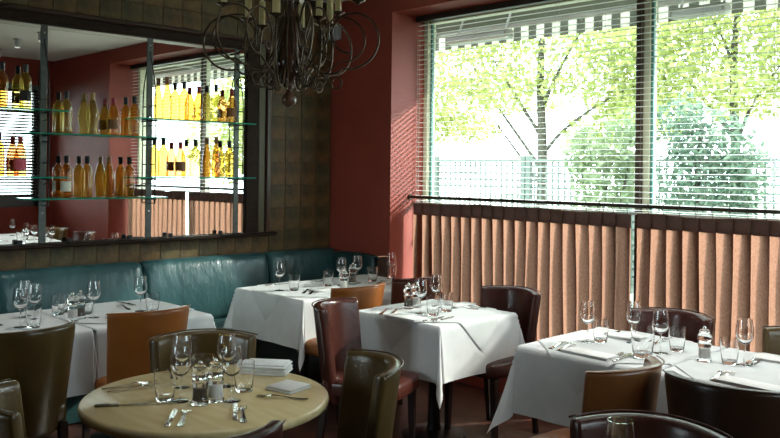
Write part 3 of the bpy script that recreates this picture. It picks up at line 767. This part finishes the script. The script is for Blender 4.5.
# ------------------------------------------------------------------ chairs
CH = {}
def chair_meshes(col):
    if col in CH: return CH[col]
    m = M[col]
    # backrest: curved shell, concave to the front (+y)
    nx = 12; zs = [0.36, 0.375, 0.45, 0.58, 0.72, 0.82, 0.855, 0.87]
    def pt(s, z, side):
        t = (z - 0.36) / 0.51
        hw = 0.188 + 0.032 * t
        x = s * hw
        y = -0.215 - 0.065 * t + 0.125 * abs(s) ** 2.3
        nx_ = -0.125 * 2.3 * abs(s) ** 1.3 * (1 if s > 0 else -1) / hw; L = math.hypot(nx_, 1)
        th = 0.026 * (0.75 if z in (0.36, 0.87) else 1)
        ze = z + 0.010 * (1 - s * s) * (t > 0.5) * t
        return (x + side * th * nx_ / L, y + side * th / L, ze)
    S = [-1, -0.97, -0.88, -0.7, -0.45, -0.2, 0, 0.2, 0.45, 0.7, 0.88, 0.97, 1]
    b = MB(); ring = []
    vs = []; a = len(S)
    for side in (1, -1):
        for z in zs:
            for s in S: vs.append(pt(s, z, side))
    nz = len(zs); o2 = nz * a; fs = []
    for j in range(nz - 1):
        for i in range(a - 1):
            fs.append((j * a + i, (j + 1) * a + i, (j + 1) * a + i + 1, j * a + i + 1))
            fs.append((o2 + j * a + i, o2 + j * a + i + 1, o2 + (j + 1) * a + i + 1, o2 + (j + 1) * a + i))
    for i in range(a - 1):
        fs.append((i, i + 1, o2 + i + 1, o2 + i)); q = (nz - 1) * a
        fs.append((q + i, o2 + q + i, o2 + q + i + 1, q + i + 1))
    for j in range(nz - 1):
        fs.append((j * a, o2 + j * a, o2 + (j + 1) * a, (j + 1) * a)); e = a - 1
        fs.append((j * a + e, (j + 1) * a + e, o2 + (j + 1) * a + e, o2 + j * a + e))
    b.add(vs, fs); b.fix = True
    back = b.mesh('backrest', m, True, 180)
    pip = MB().tube([Vector(pt(s * 0.99, 0.868, -1)) + Vector((0, -0.001, 0.001)) for s in [k / 12 for k in range(-12, 13)]], 0.0035, 6).mesh('piping', m, True, 180)
    # seat cushion
    P = MB().cbox((-0.212, -0.20, 0.385), (0.212, 0.262, 0.505), 0.026)
    seat = P.mesh('seat', m, True, 180)
    legs = []
    for sx in (-1, 1):
        for sy in (-1, 1):
            q = MB(); x, y = sx * 0.175, (0.205 if sy > 0 else -0.165); kx, ky = sx * 0.008, (0.004 if sy > 0 else -0.045)
            vs = []
            for (z, w, f) in ((0.0, 0.013, 1), (0.40, 0.020, 0)):
                for (u, v) in ((-1, -1), (1, -1), (1, 1), (-1, 1)): vs.append((x + f * kx + u * w, y + f * ky + v * w, z))
            q.add(vs, [(0, 3, 2, 1), (4, 5, 6, 7), (0, 1, 5, 4), (1, 2, 6, 5), (2, 3, 7, 6), (3, 0, 4, 7)])
            legs.append(q.mesh('leg', M['leg_wood']))
    CH[col] = (back, pip, seat, legs); return CH[col]
def chair(back_xy, facing, col, label):
    """back_xy: where the top of the backrest stands; facing in degrees"""
    f = math.radians(facing); d = Vector((math.cos(f), math.sin(f), 0))
    p = Vector((back_xy[0], back_xy[1], 0)) + d * 0.26
    t = thing('dining_chair', label, 'chair', p, f - PI / 2, 'leather dining chairs')
    back, pip, seat, legs = chair_meshes(col)
    o = link('backrest', back, t); subsurf(o, 1)
    link('piping', pip, o)
    o = link('seat', seat, t); subsurf(o, 2)
    for l in legs: link('leg', l, t)
    return t
chair((-3.88, 1.53), 182, 'olive', 'dark olive leather chair at the left cloth table, cut by the photo edge')
chair((-4.00, 2.21), 178, 'tan', 'tan leather chair at the left cloth table beside the round table')
chair((-3.34, 2.075), -29, 'olive', 'olive leather chair on the far side of the round table')
chair((-2.865, 0.958), 70, 'olive', 'olive leather chair in the bottom left corner facing the round table')
chair((-2.385, 2.325), -116, 'olive', 'olive brown leather chair on the right of the round table')
chair((-1.985, 1.29), 168, 'maroon', 'dark chair at the near side of the round table, only its top showing')
chair((-3.655, 3.06), 24, 'burgundy', 'glossy burgundy chair between the corner table and the centre table')
chair((-3.98, 3.69), 180, 'tan', 'tan leather chair pulled up to the corner table')
chair((-4.05, 4.31), 176, 'burgundy', 'dark red chair at the curtain end of the corner table')
chair((-3.29, 4.37), -89, 'maroon', 'dark maroon chair behind the centre table by the curtain')
chair((-2.18, 4.32), -87, 'maroon', 'dark maroon chair behind the right tables, below the curtain gap')
chair((-1.64, 2.97), 176, 'brown', 'chestnut chair with tan seat standing sideways before the right tables')
chair((-1.27, 2.37), -70, 'maroon', 'maroon chair nearest the camera at the bottom right')
chair((-1.33, 2.92), 91, 'chocolate', 'dark brown chair drawn up to the rightmost visible table')
chair((-1.45, 4.31), -90, 'olive', 'dark chair behind the right tables at the photo edge')

# ------------------------------------------------------------------ tables with cloths
ZTB = 0.75
def pedestal(root, hx, hy, single=True):
    link('tabletop', MB().cbox((-hx, -hy, ZTB - 0.03), (hx, hy, ZTB - 0.001), 0.006).mesh('tabletop', M['leg_wood']), root)
    link('column', MB().lathe([(0.045, 0.03), (0.040, 0.06), (0.036, 0.12), (0.036, ZTB - 0.06), (0.07, ZTB - 0.03)], 16).mesh('column', M['black_metal'], True, 40), root)
    link('base_plate', MB().lathe([(0.20, 0.0), (0.20, 0.010), (0.17, 0.018), (0.05, 0.032)], 28).mesh('base_plate', M['black_metal'], True, 40), root)
def hang(u, v, hx, hy, fl, off=0.0, ph=0.0):
    cu = max(-hx, min(hx, u)); cv = max(-hy, min(hy, v)); ou, ov = u - cu, v - cv
    d = math.hypot(ou, ov)
    zt = ZTB + 0.0035 + off
    if d < 1e-6: return (u, v, zt)
    kx = fl[0] if ou < 0 else fl[1]; ky = fl[2] if ov < 0 else fl[3]
    th = math.atan2(abs(ov), abs(ou)); c, s = math.cos(th), math.sin(th)
    k = (kx * c * c + ky * s * s)
    rnd = 0.010 * (1 - math.exp(-d / 0.012)) * min(1, k * 20)
    fold = math.sin(2 * th) ** 2 if (ou and ov) else 0.0
    R = rnd + off * min(1, d / 0.01) + d * k + d * 0.34 * fold * min(1, k * 12) * (0.6 + d)
    if not (ou and ov):
        w = (u if ov else v)
        e = (hx if ov else hy) - abs(w); R += 0.06 * d * max(0, 1 - e / 0.16) ** 2 * min(1, k * 12)
        R += k * d * 1.2 * (0.25 * math.sin(w * 14 + ph) + 0.15 * math.sin(w * 31 + 2 * ph)) * min(1, d / 0.1)
    else:
        R += 0.06 * d * min(1, k * 12)
        R += -0.16 * d * (math.sin(4 * th) ** 2) * min(1, k * 12)
    zz = zt - max(0, d - 0.006) * (1 - 0.5 * (R / max(d, 1e-4)) ** 2 if R < d else 0.8)
    return (cu + (R * c * (1 if ou > 0 else -1) if ou else 0), cv + (R * s * (1 if ov > 0 else -1) if ov else 0), zz)
def axis_samples(h, l0, l1, n_in, n_out):
    a = [-h - l0 * (1 - k / n_out) for k in range(n_out)] if l0 > 0 else []
    a += [-h, -h + 0.004]; a += [-h + 2 * h * k / n_in for k in range(1, n_in)]; a += [h - 0.004, h]
    a += [h + l1 * (k + 1) / n_out for k in range(n_out)] if l1 > 0 else []
    return a
def cloth_table(x0, x1, y0, y1, over, label, clabel, olabel=None, joined=(), half=None):
    """over: cloth drop; joined: sides ('-x','+x','-y','+y') that butt against a neighbour"""
    cx, cy, hx, hy = (x0 + x1) / 2, (y0 + y1) / 2, (x1 - x0) / 2, (y1 - y0) / 2
    t = thing('dining_table', label, 'table', (cx, cy, 0), 0, 'square tables under white cloths')
    pedestal(t, hx, hy)
    names = ('-x', '+x', '-y', '+y')
    ln = [over for n in names]
    fl = [0.0 if n in joined else 0.05 for n in names]
    us = axis_samples(hx, ln[0], ln[1], 10, 16); vs = axis_samples(hy, ln[2], ln[3], 10, 16)
    ph = random.random() * 6
    P = [[hang(u, v, hx, hy, fl, 0, ph) for v in vs] for u in us]
    o = MB().grid(P).obj('tablecloth', M['linen'], None, True, 180)
    o.location = (cx, cy, 0); tag(o, clabel, 'tablecloth', None, None)
    if olabel:
        hd = half or (min(hx, hy) + 0.20); n = 34; P = []
        for i in range(n + 1):
            row = []
            for j in range(n + 1):
                a, b_ = -1 + 2 * i / n, -1 + 2 * j / n
                u, v = (a + b_) * hd / 2, (a - b_) * hd / 2
                # a joined neighbour keeps the overlay flat up to the edge
                if '-y' in joined: v = max(v, -hy - 0.02)
                if '+y' in joined: v = min(v, hy + 0.02)
                if '-x' in joined: u = max(u, -hx - 0.02)
                if '+x' in joined: u = min(u, hx + 0.02)
                row.append(hang(u, v, hx, hy, fl, 0.005, ph))
            P.append(row)
        q = MB().grid(P).obj('overlay_cloth', M['overlay'], None, True, 180)
        q.location = (cx, cy, 0); tag(q, olabel, 'tablecloth')
    return t
G = 0.012
cloth_table(-3.87, -3.165, 3.485, 4.18, 0.32, 'square pedestal table in the centre of the photo', 'white cloth hanging over the centre table', 'white diamond overlay cloth on the centre table')
cloth_table(-5.17, -4.39, 3.49, 4.18 - G, 0.33, 'corner table nearest the teal bench back seam', 'white cloth on the corner table by the bench', 'white diamond overlay cloth on the corner table', ('+y',))
cloth_table(-5.17, -4.39, 4.18 + G, 4.76, 0.33, 'table pushed against the corner table by the red wall', 'shaded cloth on the table next to the red recess', None, ('-y',))
cloth_table(-5.12, -4.33, 2.02 + G, 2.745, 0.34, 'left cloth table behind the tan chair', 'white cloth on the left table behind the tan chair', 'white diamond overlay cloth on the left table', ('-y',))
cloth_table(-5.12, -4.33, 1.28, 2.02 - G, 0.34, 'left cloth table at the photo edge', 'white cloth on the left table at the photo edge', None, ('+y',))
cloth_table(-2.56, -1.83 - G, 3.41, 4.15, 0.34, 'right cloth table behind the sideways chestnut chair', 'white cloth on the right table behind the sideways chair', 'white diamond overlay cloth on the right table', ('+x',))
cloth_table(-1.83 + G, -1.10 - G, 3.41, 4.15, 0.34, 'rightmost visible cloth table with the clear salt mill', 'white cloth on the rightmost visible table', 'white diamond overlay cloth on the rightmost table', ('-x', '+x'))
cloth_table(-1.10 + G, -0.38, 3.41, 4.15, 0.34, 'cloth table seen only in the mirror, beyond the right photo edge', 'white cloth on the table seen only in the mirror', None, ('-x',))

def round_table(c, r, label):
    t = thing('round_table', label, 'table', (c[0], c[1], 0))
    link('tabletop', MB().lathe([(r - 0.06, ZTB - 0.042), (r - 0.018, ZTB - 0.040), (r - 0.004, ZTB - 0.032), (r, ZTB - 0.018), (r - 0.003, ZTB - 0.006), (r - 0.012, ZTB), ], 72).mesh('tabletop', M['round_top'], True, 50), t)
    link('column', MB().lathe([(0.045, 0.03), (0.038, 0.08), (0.036, ZTB - 0.10), (0.09, ZTB - 0.042)], 18).mesh('column', M['black_metal'], True, 40), t)
    link('base_plate', MB().lathe([(0.24, 0.0), (0.24, 0.010), (0.20, 0.018), (0.05, 0.032)], 30).mesh('base_plate', M['black_metal'], True, 40), t)
RC = (-2.80, 1.762)
round_table(RC, 0.468, 'round beige table laid with glasses in the left foreground')
round_table((-0.93, 1.74), 0.40, 'round beige table below the bottom right corner of the frame')

# ------------------------------------------------------------------ tableware
TW = {}
def glassware():
    o = [(0.0045, 0.092), (0.010, 0.094), (0.024, 0.103), (0.035, 0.120), (0.0395, 0.140), (0.0385, 0.165), (0.0345, 0.190), (0.0315, 0.208)]
    i = [(0.0300, 0.208), (0.0330, 0.190), (0.0370, 0.165), (0.0380, 0.140), (0.0335, 0.1215), (0.022, 0.106), (0.006, 0.098)]
    TW['bowl'] = MB().lathe(o + i, 28).mesh('bowl', M['glass'], True, 70)
    TW['stem'] = MB().lathe([(0.0065, 0.0035), (0.0042, 0.010), (0.0036, 0.03), (0.0036, 0.075), (0.0046, 0.0925)], 14).mesh('stem', M['glass'], True, 60)
    TW['foot'] = MB().lathe([(0.033, 0), (0.034, 0.0012), (0.028, 0.0022), (0.0065, 0.0038)], 28).mesh('foot', M['glass'], True, 50)
    o = [(0.029, 0), (0.032, 0.002), (0.0345, 0.02), (0.040, 0.065), (0.0410, 0.116)]
    i = [(0.0392, 0.116), (0.0380, 0.065), (0.0322, 0.024), (0.029, 0.016)]
    TW['tumbler'] = MB().lathe(o + i, 28).mesh('tumbler', M['glass'], True, 60)
    TW['mill_body'] = MB().lathe([(0.026, 0), (0.027, 0.002), (0.027, 0.010), (0.022, 0.020), (0.022, 0.052), (0.025, 0.060), (0.025, 0.066), (0.019, 0.071), (0.025, 0.078), (0.027, 0.088), (0.024, 0.098), (0.017, 0.104), (0.020, 0.109), (0.016, 0.116)], 22).mesh('clear_body', M['acrylic'], True, 40)
    TW['mill_knob'] = MB().lathe([(0.004, 0.114), (0.007, 0.118), (0.007, 0.124), (0.003, 0.128)], 12).mesh('knob', M['silver'], True, 60)
    for k in ('pepper', 'salt'):
        TW['fill_' + k] = MB().lathe([(0.0195, 0.012), (0.0200, 0.016), (0.0200, 0.046), (0.017, 0.050)], 18).mesh('filling', M[k], True, 50)
    # fork, pointing along +x, length 1 unit = 0.19 m
    def fork():
        L = 0.19; b = MB()
        prof = [(0, 0.008, 0.004), (0.02, 0.009, 0.003), (0.06, 0.006, 0.005), (0.10, 0.004, 0.008), (0.125, 0.006, 0.010), (0.135, 0.012, 0.009), (0.145, 0.0125, 0.007)]
        P = []; Q = []
        for (x, w, z) in prof: P.append([(x, -w, z), (x, 0, z + 0.001), (x, w, z)]); Q.append([(x, -w, z - 0.002), (x, 0, z - 0.002), (x, w, z - 0.002)])
        b.grid(P); b.grid([r[::-1] for r in Q])
        for k in range(len(prof) - 1):
            for s in (0, 2):
                a0, a1, c0_, c1_ = P[k][s], P[k + 1][s], Q[k][s], Q[k + 1][s]
                b.add([a0, a1, c1_, c0_], [(0, 1, 2, 3)])
        for j in range(4):
            y = -0.0108 + j * 0.0072
            b.add([(0.143, y - 0.0018, 0.0075), (0.143, y + 0.0018, 0.0075), (0.168, y + 0.0016, 0.004), (0.168, y - 0.0016, 0.004), (0.19, y + 0.0008, 0.006), (0.19, y - 0.0008, 0.006),
                   (0.143, y - 0.0018, 0.0055), (0.143, y + 0.0018, 0.0055), (0.168, y + 0.0016, 0.002), (0.168, y - 0.0016, 0.002), (0.19, y + 0.0008, 0.004), (0.19, y - 0.0008, 0.004)],
                  [(0, 1, 2, 3), (3, 2, 4, 5), (6, 9, 8, 7), (9, 11, 10, 8), (1, 7, 8, 2), (0, 3, 9, 6), (2, 8, 10, 4), (3, 5, 11, 9), (4, 10, 11, 5)])
        b.fix = True
        return b.mesh('fork', M['silver'], True, 50)
    TW['fork'] = fork()
    hb = MB(); hb.cbox((0, -0.007, 0), (0.088, 0.007, 0.008), 0.0028)
    TW['knife_handle'] = hb.mesh('handle', M['silver'], True, 50); TW['knife_handle_dark'] = hb.mesh('handle', M['knife_dark'], True, 50)
    b = MB(); vs = []
    for z in (0.003, 0.0045): vs += [(0.086, -0.006, z), (0.12, -0.009, z), (0.19, -0.009, z), (0.212, 0.001, z), (0.205, 0.006, z), (0.086, 0.006, z)]
    b.add(vs, [(5, 4, 3, 2, 1, 0), (6, 7, 8, 9, 10, 11)] + [(k, (k + 1) % 6, 6 + (k + 1) % 6, 6 + k) for k in range(6)])
    TW['knife_blade'] = b.mesh('blade', M['silver'])
glassware()
ZI = ZTB + 0.0090       # on cloth and overlay
ZR_ = ZTB + 0.0005      # bare round table
def wine_glass(px, py, label, z=ZI, grp='wine glasses on the tables', xy=None, s=1.0):
    p = onz(px, py, z) if xy is None else Vector((*xy, z))
    t = thing('wine_glass', label, 'wine glass', (p.x, p.y, z), 0, grp)
    for k in ('bowl', 'stem', 'foot'): link(k, TW[k], t)
    if s != 1: t.scale = (s, s, s)
    return t
def tumbler(px, py, label, z=ZI, s=1.0):
    p = onz(px, py, z)
    o = link('tumbler', TW['tumbler'], None, (p.x, p.y, z)); o.scale = (s, s, s)
    return tag(o, label, 'glass', 'water tumblers on the tables')
def mill(px, py, kind, label, z=ZI):
    p = onz(px, py, z)
    t = thing('spice_mill', label, 'mill', (p.x, p.y, z), random.random() * 6, 'clear salt and pepper mills')
    t.scale = (1.22, 1.22, 1.25)
    link('clear_body', TW['mill_body'], t); link('filling', TW['fill_' + kind], t); link('knob', TW['mill_knob'], t)
def along(a, c, z):
    p, q = onz(*a, z), onz(*c, z); d = q - p
    return p, math.atan2(d.y, d.x), d.length
def fork(a, c, label, z=ZI):
    p, an, L = along(a, c, z)
    o = link('fork', TW['fork'], None, (p.x, p.y, z - 0.0005), (0, 0, an)); o.scale = (1.05, 1.35, 1.3); return tag(o, label, 'fork', 'forks laid on the tables')
def knife(a, c, label, z=ZI, dark=False):
    p, an, L = along(a, c, z)
    t = thing('table_knife', label, 'knife', (p.x, p.y, z), an, 'knives laid on the tables')
    t.scale = (1.0, 1.3, 1.2)
    link('handle', TW['knife_handle_dark' if dark else 'knife_handle'], t); link('blade', TW['knife_blade'], t)
def napkin(px, py, label, ang=0.0, sx=0.20, sy=0.10, h=0.014, z=ZI, layers=3, m='linen_fold'):
    p = onz(px, py, z)
    b = MB()
    for k in range(layers):
        z0 = h * k / layers; z1 = h * (k + 1) / layers - 0.0006; g = 0.004 * k * (1 if k % 2 else -0.4)
        b.cbox((-sx / 2 + g, -sy / 2 + g * 0.6, z0), (sx / 2 - abs(g) * 0.5, sy / 2 - g * 0.4, z1), min(0.002, (z1 - z0) * 0.4))
    o = b.obj('napkin', M[m], None, True, 50)
    o.location = (p.x, p.y, z); o.rotation_euler.z = math.radians(ang)
    return tag(o, label, 'napkin', 'folded napkins')

# left cloth tables
wine_glass(21, 327, 'wine glass foremost at the left photo edge table')
wine_glass(25, 317, 'wine glass farthest back in the left edge cluster')
wine_glass(35, 321, 'wine glass right of the left edge cluster')
tumbler(34, 328, 'water tumbler in front of the left edge wine glasses')
wine_glass(94, 317.5, 'wine glass right of the salt mill on the left table')
wine_glass(141, 311, 'wine glass at the bench corner of the left table')
tumbler(59, 314.5, 'tumbler left of the mills on the left table')
tumbler(65, 312, 'tumbler just behind the mills on the left table')
tumbler(87, 314, 'tumbler between the mills and the wine glass on the left table')
tumbler(153, 312.5, 'tumbler at the bench corner of the left table')
mill(73, 320.5, 'salt', 'clear salt mill on the left cloth table')
mill(80.5, 318.5, 'pepper', 'clear pepper mill on the left cloth table')
fork((130, 310), (117, 304.5), 'fork lying near the bench on the left table')
fork((117, 324), (104, 316), 'fork lying beside the tan chair on the left table')
knife((136, 306), (122, 303), 'knife lying near the bench on the left table')
napkin(122, 317, 'folded napkin beside the tan chair on the left table', 8, 0.17, 0.10)
fork((2, 326), (-8, 322), 'fork lying at the left photo edge')
# corner tables
wine_glass(280, 290.5, 'wine glass nearest the bench end of the corner table')
wine_glass(341.5, 285.5, 'wine glass behind the salt mill on the corner table')
wine_glass(357.5, 283, 'wine glass behind the pepper mill on the corner table')
wine_glass(391.5, 278.5, 'wine glass in front of the lit recess')
tumbler(294.5, 290.5, 'tumbler beside the first wine glass on the corner table')
tumbler(328.5, 286, 'tumbler in the middle of the corner table')
tumbler(373, 281.5, 'tumbler right of the pepper mill by the red wall')
tumbler(392.5, 277.5, 'tumbler in front of the lit recess')
mill(344, 289.5, 'salt', 'clear salt mill on the corner table')
mill(353, 284, 'pepper', 'clear pepper mill on the corner table')
knife((266, 286), (277, 285), 'knife by the bench end of the corner table')
fork((304, 293.5), (313, 288), 'left fork on the near side of the corner table')
fork((310, 294.5), (319, 289), 'right fork on the near side of the corner table')
napkin(324, 291, 'folded napkin on the near side of the corner table', 90, 0.18, 0.10)
knife((312, 284), (322, 281.5), 'knife behind the tumbler on the corner table')
fork((378, 284), (386, 281), 'fork on the shaded table near the recess')
knife((384, 285.5), (393, 282.5), 'knife on the shaded table near the recess')
# centre table
wine_glass(421, 313.5, 'left wine glass on the centre table')
wine_glass(436.5, 307.5, 'right wine glass on the centre table')
tumbler(433.5, 315.5, 'front tumbler on the centre table')
tumbler(447, 311.5, 'rear tumbler on the centre table')
mill(409, 308.5, 'pepper', 'clear pepper mill on the centre table')
mill(416, 307, 'salt', 'clear salt mill on the centre table')
fork((381, 314.5), (395, 306.5), 'left fork on the centre table')
fork((392, 314.5), (405, 306), 'right fork on the centre table')
napkin(406, 318.5, 'folded napkin on the near left edge of the centre table', 2, 0.24, 0.11)
knife((424, 322), (448, 316.5), 'front knife on the centre table')
knife((434, 322), (456, 317), 'second knife on the centre table')
fork((478, 309.5), (463, 307), 'fork toward the curtain side of the centre table')
fork((486, 308), (470, 305.5), 'rear fork on the centre table')
napkin(461, 306, 'folded napkin on the curtain side of the centre table', 92, 0.20, 0.10)
# right tables
wine_glass(588, 342, 'wine glass at the left of the right tables')
tumbler(601, 342, 'tumbler beside the leftmost wine glass of the right tables')
wine_glass(634, 343, 'rear wine glass in the middle of the right tables')
tumbler(643, 357, 'large tumbler in front of the rear wine glass', s=1.35)
wine_glass(661, 353, 'wine glass before the maroon chair on the right tables')
tumbler(677.5, 351, 'tumbler before the maroon chair on the right tables')
mill(705, 361, 'salt', 'clear salt mill on the rightmost table')
tumbler(730, 364, 'tumbler beside the salt mill on the rightmost table')
wine_glass(745, 365, 'wine glass on the rightmost table')
fork((551, 349), (569, 341), 'left fork at the end of the right tables')
fork((559, 351), (580, 342), 'second fork at the end of the right tables')
napkin(590, 355, 'long folded napkin at the edge of the right tables', -3, 0.26, 0.10)
knife((607, 361), (630, 350.5), 'front knife on the right tables')
knife((614, 362), (638, 352), 'second knife on the right tables')
napkin(627, 338.5, 'folded napkin at the curtain side of the right tables', 0, 0.20, 0.10)
knife((606, 337.5), (622, 331), 'knife at the curtain side of the right tables')
fork((652, 345), (664, 341), 'fork near the maroon chair on the right tables')
fork((713, 381), (729, 368), 'left fork on the rightmost table')
fork((720, 382), (739, 368), 'right fork on the rightmost table')
napkin(751, 386, 'long folded napkin on the rightmost table', -4, 0.27, 0.10)
fork((747, 364), (764, 355), 'fork at the far side of the rightmost table')
knife((753, 365), (770, 356), 'knife at the far side of the rightmost table')
napkin(778, 361, 'folded grey napkin at the right photo edge', 2, 0.2, 0.11)
for (x, y), lb in (((-0.95, 3.7), 'wine glass at the right front of the table seen in the mirror'), ((-0.80, 3.95), 'wine glass at the curtain side of the table seen in the mirror'), ((-0.60, 3.65), 'wine glass at the far left of the table seen in the mirror')):
    wine_glass(0, 0, lb, grp='wine glasses seen only in the mirror', xy=(x, y))
# round table
wine_glass(182.5, 387, 'rear left wine glass on the round table', ZR_)
wine_glass(181, 401, 'front left wine glass on the round table', ZR_)
wine_glass(227, 386, 'rear right wine glass on the round table', ZR_)
wine_glass(232, 401, 'front right wine glass on the round table', ZR_)
tumbler(165.5, 401, 'tumbler at the left of the glasses on the round table', ZR_)
tumbler(203, 388, 'tumbler behind the mills on the round table', ZR_, 1.1)
tumbler(244.5, 391, 'tumbler right of the glasses on the round table', ZR_)
mill(200.5, 404, 'pepper', 'clear pepper mill on the round table', ZR_)
mill(216, 401, 'salt', 'clear salt mill on the round table', ZR_)
fork((103, 390), (157, 383), 'rear fork at the left of the round table', ZR_)
fork((108, 393), (153, 387), 'front fork at the left of the round table', ZR_)
knife((95, 407), (157, 404), 'dark handled knife at the left of the round table', ZR_, True)
knife((167, 428), (179, 404), 'left knife at the near edge of the round table', ZR_)
fork((181, 427), (190, 405), 'fork beside the near edge knife on the round table', ZR_)
knife((236, 421), (235, 400), 'knife right of the mills on the round table', ZR_)
fork((244, 423), (242, 400), 'fork right of the mills on the round table', ZR_)
fork((308, 400), (255, 397), 'fork lying at the right of the round table', ZR_)
fork((176, 380), (167, 368), 'fork behind the left glasses on the round table', ZR_)
napkin(266, 372, 'thick folded white napkin at the far right of the round table', 38, 0.21, 0.13, 0.045, ZR_, 6)
napkin(289, 389, 'flat folded white napkin at the right of the round table', 12, 0.13, 0.13, 0.018, ZR_, 2)
# glass in the bottom right corner
wine_glass(0, 0, 'wine glass rim rising at the bottom edge of the photo', ZR_, xy=(-1.16, 1.99), s=1.05)

# ------------------------------------------------------------------ chandelier
cxy = FWD * 4.05 + RGT * ((289 - 391) / F_PX * 4.05)
zb = CAM_H + (168 - 106) / F_PX * 4.05
chd = thing('chandelier', 'wrought bronze scroll chandelier with cream candle sleeves', 'chandelier', (cxy.x, cxy.y, zb))
link('turned_post', MB().lathe([(0.004, 0), (0.016, 0.003), (0.030, 0.016), (0.036, 0.036), (0.032, 0.056), (0.018, 0.070), (0.011, 0.080), (0.011, 0.090), (0.026, 0.100), (0.028, 0.112), (0.018, 0.122),
                                (0.034, 0.140), (0.044, 0.170), (0.044, 0.200), (0.048, 0.212), (0.048, 0.235), (0.042, 0.248), (0.044, 0.29), (0.040, 0.34), (0.028, 0.42), (0.020, 0.50), (0.030, 0.56), (0.034, 0.58),
                                (0.020, 0.62), (0.026, 0.68), (0.012, 0.74)], 24).mesh('turned_post', M['chand_wood'], True, 60), chd)
link('hanging_rod', MB().tube([(0, 0, 0.735), (0, 0, ZC - zb - 0.03)], 0.008, 8).mesh('hanging_rod', M['chand_iron'], True, 40), chd)
link('ceiling_rose', MB().lathe([(0.02, ZC - zb - 0.05), (0.05, ZC - zb - 0.03), (0.065, ZC - zb - 0.0005)], 20).mesh('ceiling_rose', M['chand_iron'], True, 50), chd)
def rzpath(pts, n=7):
    return [(p.x, 0, p.z) for p in spline([(r, 0, z) for r, z in pts], n)]
def spiral(c, r0, r1, a0, a1, n=26):
    return [(c[0] + (r0 + (r1 - r0) * k / n) * math.cos(a0 + (a1 - a0) * k / n), c[1] + (r0 + (r1 - r0) * k / n) * math.sin(a0 + (a1 - a0) * k / n)) for k in range(n + 1)]
# outer scroll: leaves the hub, dips, swings out and winds into a big open spiral
A = [(0.035, 0.44), (0.060, 0.33), (0.105, 0.22), (0.165, 0.165), (0.235, 0.165)] + spiral((0.305, 0.335), 0.155, 0.075, -1.85, 2.9 + PI * 0.55, 34)
A2 = [(0.030, 0.25), (0.055, 0.17), (0.10, 0.14), (0.17, 0.165), (0.245, 0.225)] + spiral((0.255, 0.325), 0.100, 0.120, -1.3, 1.9, 18) + [(0.185, 0.40), (0.15, 0.33), (0.165, 0.27), (0.20, 0.26), (0.205, 0.29)]
B = [(0.035, 0.31), (0.085, 0.25), (0.15, 0.17), (0.205, 0.115)] + spiral((0.228, 0.125), 0.034, 0.016, -2.2, 3.2, 14)
Cc = [(0.035, 0.30), (0.065, 0.17), (0.10, 0.105), (0.155, 0.10), (0.195, 0.16), (0.215, 0.26), (0.21, 0.34), (0.20, 0.40)]
D = [(0.025, 0.50), (0.055, 0.42), (0.080, 0.30), (0.060, 0.19), (0.045, 0.13), (0.058, 0.088), (0.082, 0.092), (0.085, 0.122), (0.070, 0.130)]
E_ = [(0.035, 0.18), (0.06, 0.12), (0.10, 0.10), (0.135, 0.13)] + spiral((0.105, 0.165), 0.045, 0.016, -0.9, 4.6, 16)
mA = MB().tube(rzpath(A, 4), 0.0052, 7).mesh('scroll_arm', M['chand_iron'], True, 180)
mA2 = MB().tube(rzpath(A2, 4), 0.0045, 7).mesh('loop_scroll', M['chand_iron'], True, 180)
mE = MB().tube(rzpath(E_, 4), 0.0040, 7).mesh('hub_curl', M['chand_iron'], True, 180)
mB = MB().tube(rzpath(B, 4), 0.0042, 7).mesh('small_scroll', M['chand_iron'], True, 180)
mC = MB().tube(rzpath(Cc, 6), 0.0050, 7).mesh('candle_arm', M['chand_iron'], True, 180)
mD = MB().tube(rzpath(D, 6), 0.0040, 7).mesh('inner_scroll', M['chand_iron'], True, 180)
cup = MB().lathe([(0.006, -0.012), (0.012, -0.004), (0.034, 0.006), (0.036, 0.010), (0.014, 0.008)], 18).mesh('candle_cup', M['chand_iron'], True, 50)
cand = MB().lathe([(0.0155, 0.006), (0.0158, 0.012), (0.0158, 0.128), (0.013, 0.132)], 16).mesh('candle_sleeve', M['candle'], True, 50)
bulb = MB().lathe([(0.006, 0.130), (0.013, 0.15), (0.014, 0.165), (0.008, 0.185), (0.002, 0.20)], 12).mesh('bulb', M['bulb'], True, 60)
for k in range(6):
    a = 2 * PI * k / 6 + 0.62
    arm = link('scroll_arm', mA, chd, rot=(0, 0, a)); link('small_scroll', mB, chd, rot=(0, 0, a + 0.1))
    link('candle_cup', cup, arm, (0.335, 0, 0.50)); link('candle_sleeve', cand, arm, (0.335, 0, 0.50)); link('bulb', bulb, arm, (0.335, 0, 0.50))
    a2 = a + PI / 6
    link('loop_scroll', mA2, chd, rot=(0, 0, a2 - 0.25))
    if k % 2: link('hub_curl', mE, chd, rot=(0, 0, a2 + 0.3))
    arm = link('candle_arm', mC, chd, rot=(0, 0, a2)); link('inner_scroll', mD, chd, rot=(0, 0, a2 + 0.15))
    link('candle_cup', cup, arm, (0.20, 0, 0.405)); link('candle_sleeve', cand, arm, (0.20, 0, 0.405)); link('bulb', bulb, arm, (0.20, 0, 0.405))
